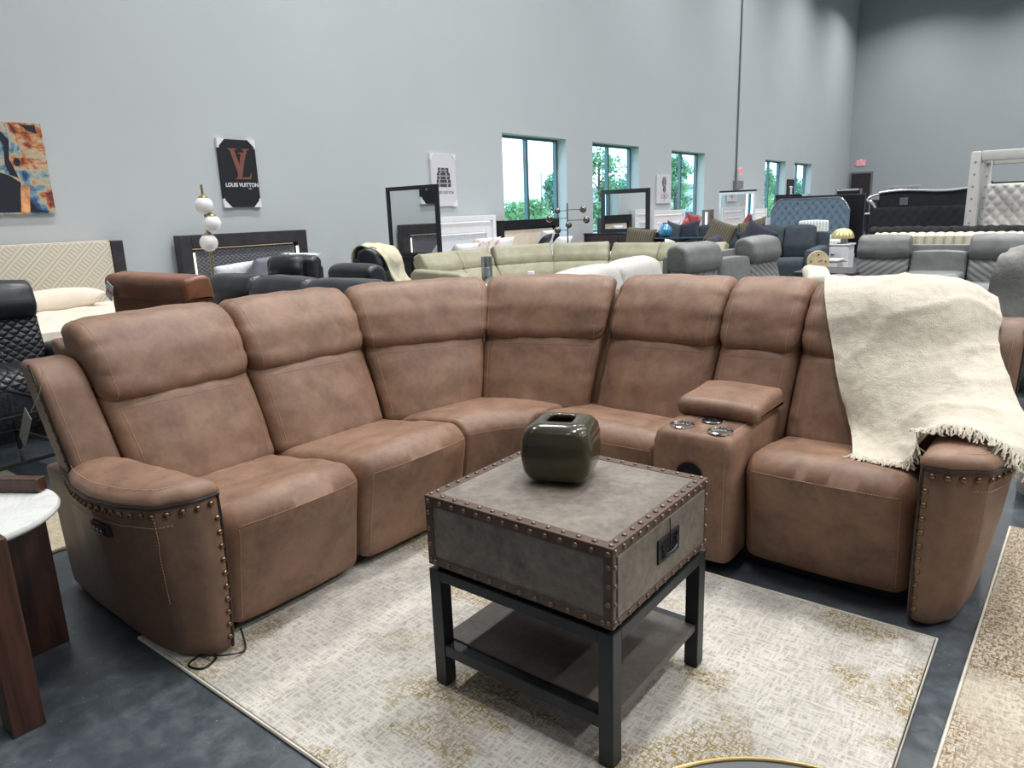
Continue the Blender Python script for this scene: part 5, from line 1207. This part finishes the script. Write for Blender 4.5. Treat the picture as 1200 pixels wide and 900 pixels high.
t=obj('wooden_tray',None or bx(-.14,.14,-.022,.022,0,.05,.004),wd.m,None,False); t.location=(-2.90,.76,.604); t.rotation_euler=(0,0,.55); meta(t,'narrow walnut block lying across the far side of the marble table top','block')
# gold rimmed table at the bottom edge
t=thing('side_table','round gold-rimmed glass table cut by the bottom edge, nearest the camera','table',(-.175,.85,0))
rp=[(.346,.485),(.352,.485),(.352,.501),(.348,.501),(.346,.499)]
obj('rim',loft(nb(),[[V((r*math.cos(2*PI*k/120),r*math.sin(2*PI*k/120),z)) for r,z in rp] for k in range(120)],loop=True,cap=False),MAT['gold'],t); obj('glass_top',lathe(nb(),[(0,.488),(.3455,.488),(.3455,.4965),(0,.4965)],96),F('smoked_top',(86,90,92),.3,0,0),t)
for k in range(3):
    a=k*2*PI/3+2.2; obj('leg',tube(nb(),[(.3*math.cos(a),.3*math.sin(a),.487),(.2*math.cos(a),.2*math.sin(a),0)],.01,8),MAT['gold'],t)
obj('lower_ring',tube(nb(),[(.235*math.cos(a),.235*math.sin(a),.16) for a in [2*PI*k/40 for k in range(40)]],.008,6,closed=True),MAT['gold'],t)
# ================================================================== outside
gm_=NT('pale_grass'); gm_.set(Base_Color=gm_.ramp(gm_.noise(.6,5),[(.3,srgb(96,130,80)),(.7,srgb(140,165,110))]),Roughness=1)
o=struct('ground',bx(-160,XW-.45,-20,200,-.6,-.5),gm_.m)
o=obj('parking_lot',bx(-42,-18,20,120,-.5,-.47),F('asphalt',(150,152,154),.9),None,False); o['kind']='structure'
lf=[]
for i,c in enumerate(((112,158,112),(134,178,122),(96,150,122))):
    t_=NT('leaf_green_%s'%('dark','mid','cool')[i] if False else ('dark_leaf','mid_leaf','cool_leaf')[i]); t_.set(Base_Color=t_.ramp(t_.noise(1.2,3),[(.3,tuple(x*.7 for x in srgb(*c)[:3])+(1,)),(.7,srgb(*c))]),Roughness=.8); lf.append(t_.m)
bark=F('tree_bark',(92,76,62),.9,0,.3,4)
def tree(label,x,y,h,w,trunk,mi,seed,n=2600,leaf=.24,base=-.5,group='trees outside the windows'):
    w=w*.62; R=random.Random(seed); t=thing('tree',label,'tree',(x,y,base),0,group)
    H=h-base
    tr=nb(); tube(tr,smoothpath([(0,0,0),(.1,.05,H*.3),(-.05,0,H*.6),(0,0,H*.85)]),[.22*w/4*(1-.04*k) for k in range(19)],8)
    for k in range(6):
        a=R.uniform(0,6.28); z=H*(.35+.08*k); tube(tr,[(0,0,z),(math.cos(a)*w*.3,math.sin(a)*w*.3,z+H*.12)],[.08,.03],5)
    obj('trunk',tr,bark,t)
    blobs=[(R.uniform(-.34,.34)*w,R.uniform(-.34,.34)*w,H*R.uniform(trunk+.08,.90),R.uniform(.16,.28)*w) for k in range(16)]+[(0,0,H-.22*w,.24*w)]
    bm=nb()
    for k in range(n):
        bx_,by_,bz_,r=R.choice(blobs); u=V((R.gauss(0,1),R.gauss(0,1),R.gauss(0,1))).normalized()*r*(R.random()**.35)
        p=V((bx_,by_,bz_))+u; a=V((R.gauss(0,1),R.gauss(0,1),R.gauss(0,1))).normalized(); b=a.orthogonal().normalized(); s=leaf*R.uniform(.6,1.3)
        vs=[bm.verts.new(p+a*s*.5),bm.verts.new(p+b*s*.32),bm.verts.new(p-a*s*.5),bm.verts.new(p-b*s*.32)]; bm.faces.new(vs)
    obj('foliage',bm,lf[mi],t,False,normals=False)
T=[('low bushy tree at the left of the first window',-30,38.9,1.9,5.5,.05,1),('small rounded tree low in the middle of the first window',-31,41.6,2.4,5,.05,1),('conical taller tree at the right of the first window',-30,43.7,4.1,4.6,.1,2),
('broad shrub at the bottom right of the first window',-24,35.6,1.3,5,.0,1),('large full tree filling the left pane of the second window',-30,49.9,6.3,6.0,.05,0),('mid tree in the right pane of the second window',-32,56.5,4.0,6,.0,2),('small tree at the far right of the second window',-31,58,3.8,4.5,.1,1),
('tall open tree in the third window',-30,63.4,6.4,4.6,.3,0),('low tree beside the tall one in the third window',-36,76,4.4,6,.1,1),('tree at the left of the fourth window',-30,88.5,5.6,5,.1,0),('bush low in the fourth window',-28,86,2.0,6,.0,1),('tree in the fifth window',-30,101,4.6,7,.1,2),('bush beyond the fifth window',-33,106,3.6,7,.0,1)]
for i,(l,x,y,h,w_,tk,mi) in enumerate(T): tree(l,x,y,h,w_,tk,mi,100+i,group=None)
t=thing('outbuilding','long pale metal-clad building seen through the third window','building',(-44,99,-.5)); obj('wall',bx(-6,6,-22,8,0,4.2),F('pale_cladding',(196,204,204),.6,0,.04),t,False); obj('roof',bx(-6.4,6.4,-22.4,8.4,4.2,4.6),F('roof_trim',(150,156,160),.6),t,False)
for k in range(4): obj('loading_door',bx(6,6.05,-19+6*k,-16+6*k,0,2.6),F('roller_door_grey',(150,160,166),.5),t,False)
# parked cars: side profile extruded, with wheels and glass
def car(label,loc,rz,mat):
    t=thing('car',label,'car',loc,rz); bm=nb()
    pr=[(-2.2,.35),(-2.25,.7),(-2.1,.95),(-1.3,1.05),(-.75,1.5),(.9,1.52),(1.7,1.08),(2.2,.98),(2.25,.4)]
    rr=[[V((x,s_*(.88 if z<1.1 else .70),z)) for x,z in pr] for s_ in (-1,1)]
    loft(bm,rr); bmesh.ops.bevel(bm,geom=bm.edges[:],offset=.05,segments=2,affect='EDGES'); obj('body',bm,mat,t)
    obj('windows',bx(-.95,1.2,-.80,.80,1.12,1.42,.05),F('car_glass',(30,36,42),.1),t)
    for sx in (-1.4,1.4):
        for sy in (-.8,.8):
            b=lathe(nb(),[(0,-.1),(.33,-.1),(.34,.1),(0,.1)],20); bmesh.ops.rotate(b,matrix=Matrix.Rotation(PI/2,3,'X'),verts=b.verts[:]); bmesh.ops.translate(b,vec=V((sx,sy,.34)),verts=b.verts[:]); obj('wheel',b,MAT['blackplastic'],t)
    return t
car('blue car parked outside the third window',(-27,60.5,-.47),PI/2,F('blue_car_paint',(60,96,150),.25,.3,0))
car('dark blue car parked further right outside the third window',(-27.5,66.5,-.47),PI/2+.1,F('navy_car_paint',(40,60,100),.25,.3,0))
for l,x,y,h in (('utility pole seen left of the mullion in the first window',-60,80.6,8.7),('thinner utility pole seen in the right pane of the first window',-60,84.2,6.8)):
    o=obj('utility_pole',tube(nb(),[(0,0,0),(0,0,h+.5)],[.18,.12],8),F('weathered_pole',(170,168,164),.9),None); o.location=(x,y,-.5); meta(o,l,'pole')
# ================================================================== light, sky, camera
w=bpy.data.worlds.new('sky'); scene.world=w; w.use_nodes=True; nt=w.node_tree
bg=nt.nodes['Background']; bg.inputs[0].default_value=(.74,.89,1,1); bg.inputs[1].default_value=11
def area(name,loc,sx,sy,e,c=(1,.985,.96),rot=(0,0,0)):
    l=bpy.data.lights.new(name,'AREA'); l.shape='RECTANGLE'; l.size=sx; l.size_y=sy; l.energy=e; l.color=c
    l.spread=math.radians(140)
    o=bpy.data.objects.new(name,l); link(o); o.location=loc; o.rotation_euler=rot; return o
for ix,x in enumerate((-6.5,-1.2,4.2,9.6)):
    for iy,y in enumerate((-3.5,1.6,6.7,12,18,24,30,36)):
        area('high_bay_lamp',(x,y,10.6),.6,1.6,LAMP*{-3.5:.12,1.6:.75,6.7:1.55}.get(y,1.05))
cam=bpy.data.cameras.new('camera'); co=bpy.data.objects.new('camera',cam); link(co); scene.camera=co
cam.sensor_fit='HORIZONTAL'; cam.sensor_width=36; cam.lens=836.8/1200*36; cam.clip_start=.05; cam.clip_end=600
d2=PI/180; pitch,roll,yaw=13.491*d2,-2.070*d2,38.295*d2
fwd=V((-math.sin(yaw)*math.cos(pitch),math.cos(yaw)*math.cos(pitch),-math.sin(pitch))); rt=V((math.cos(yaw),math.sin(yaw),0)); up=rt.cross(fwd)
r2=rt*math.cos(roll)+up*math.sin(roll); u2=-rt*math.sin(roll)+up*math.cos(roll)
mt=Matrix((r2,u2,-fwd)).transposed().to_4x4(); mt.translation=V((0,0,1.5)); co.matrix_world=mt
vs_=scene.view_settings; vs_.view_transform='Standard'; vs_.look='None'; vs_.gamma=1; vs_.use_curve_mapping=False; vs_.exposure=EXPO
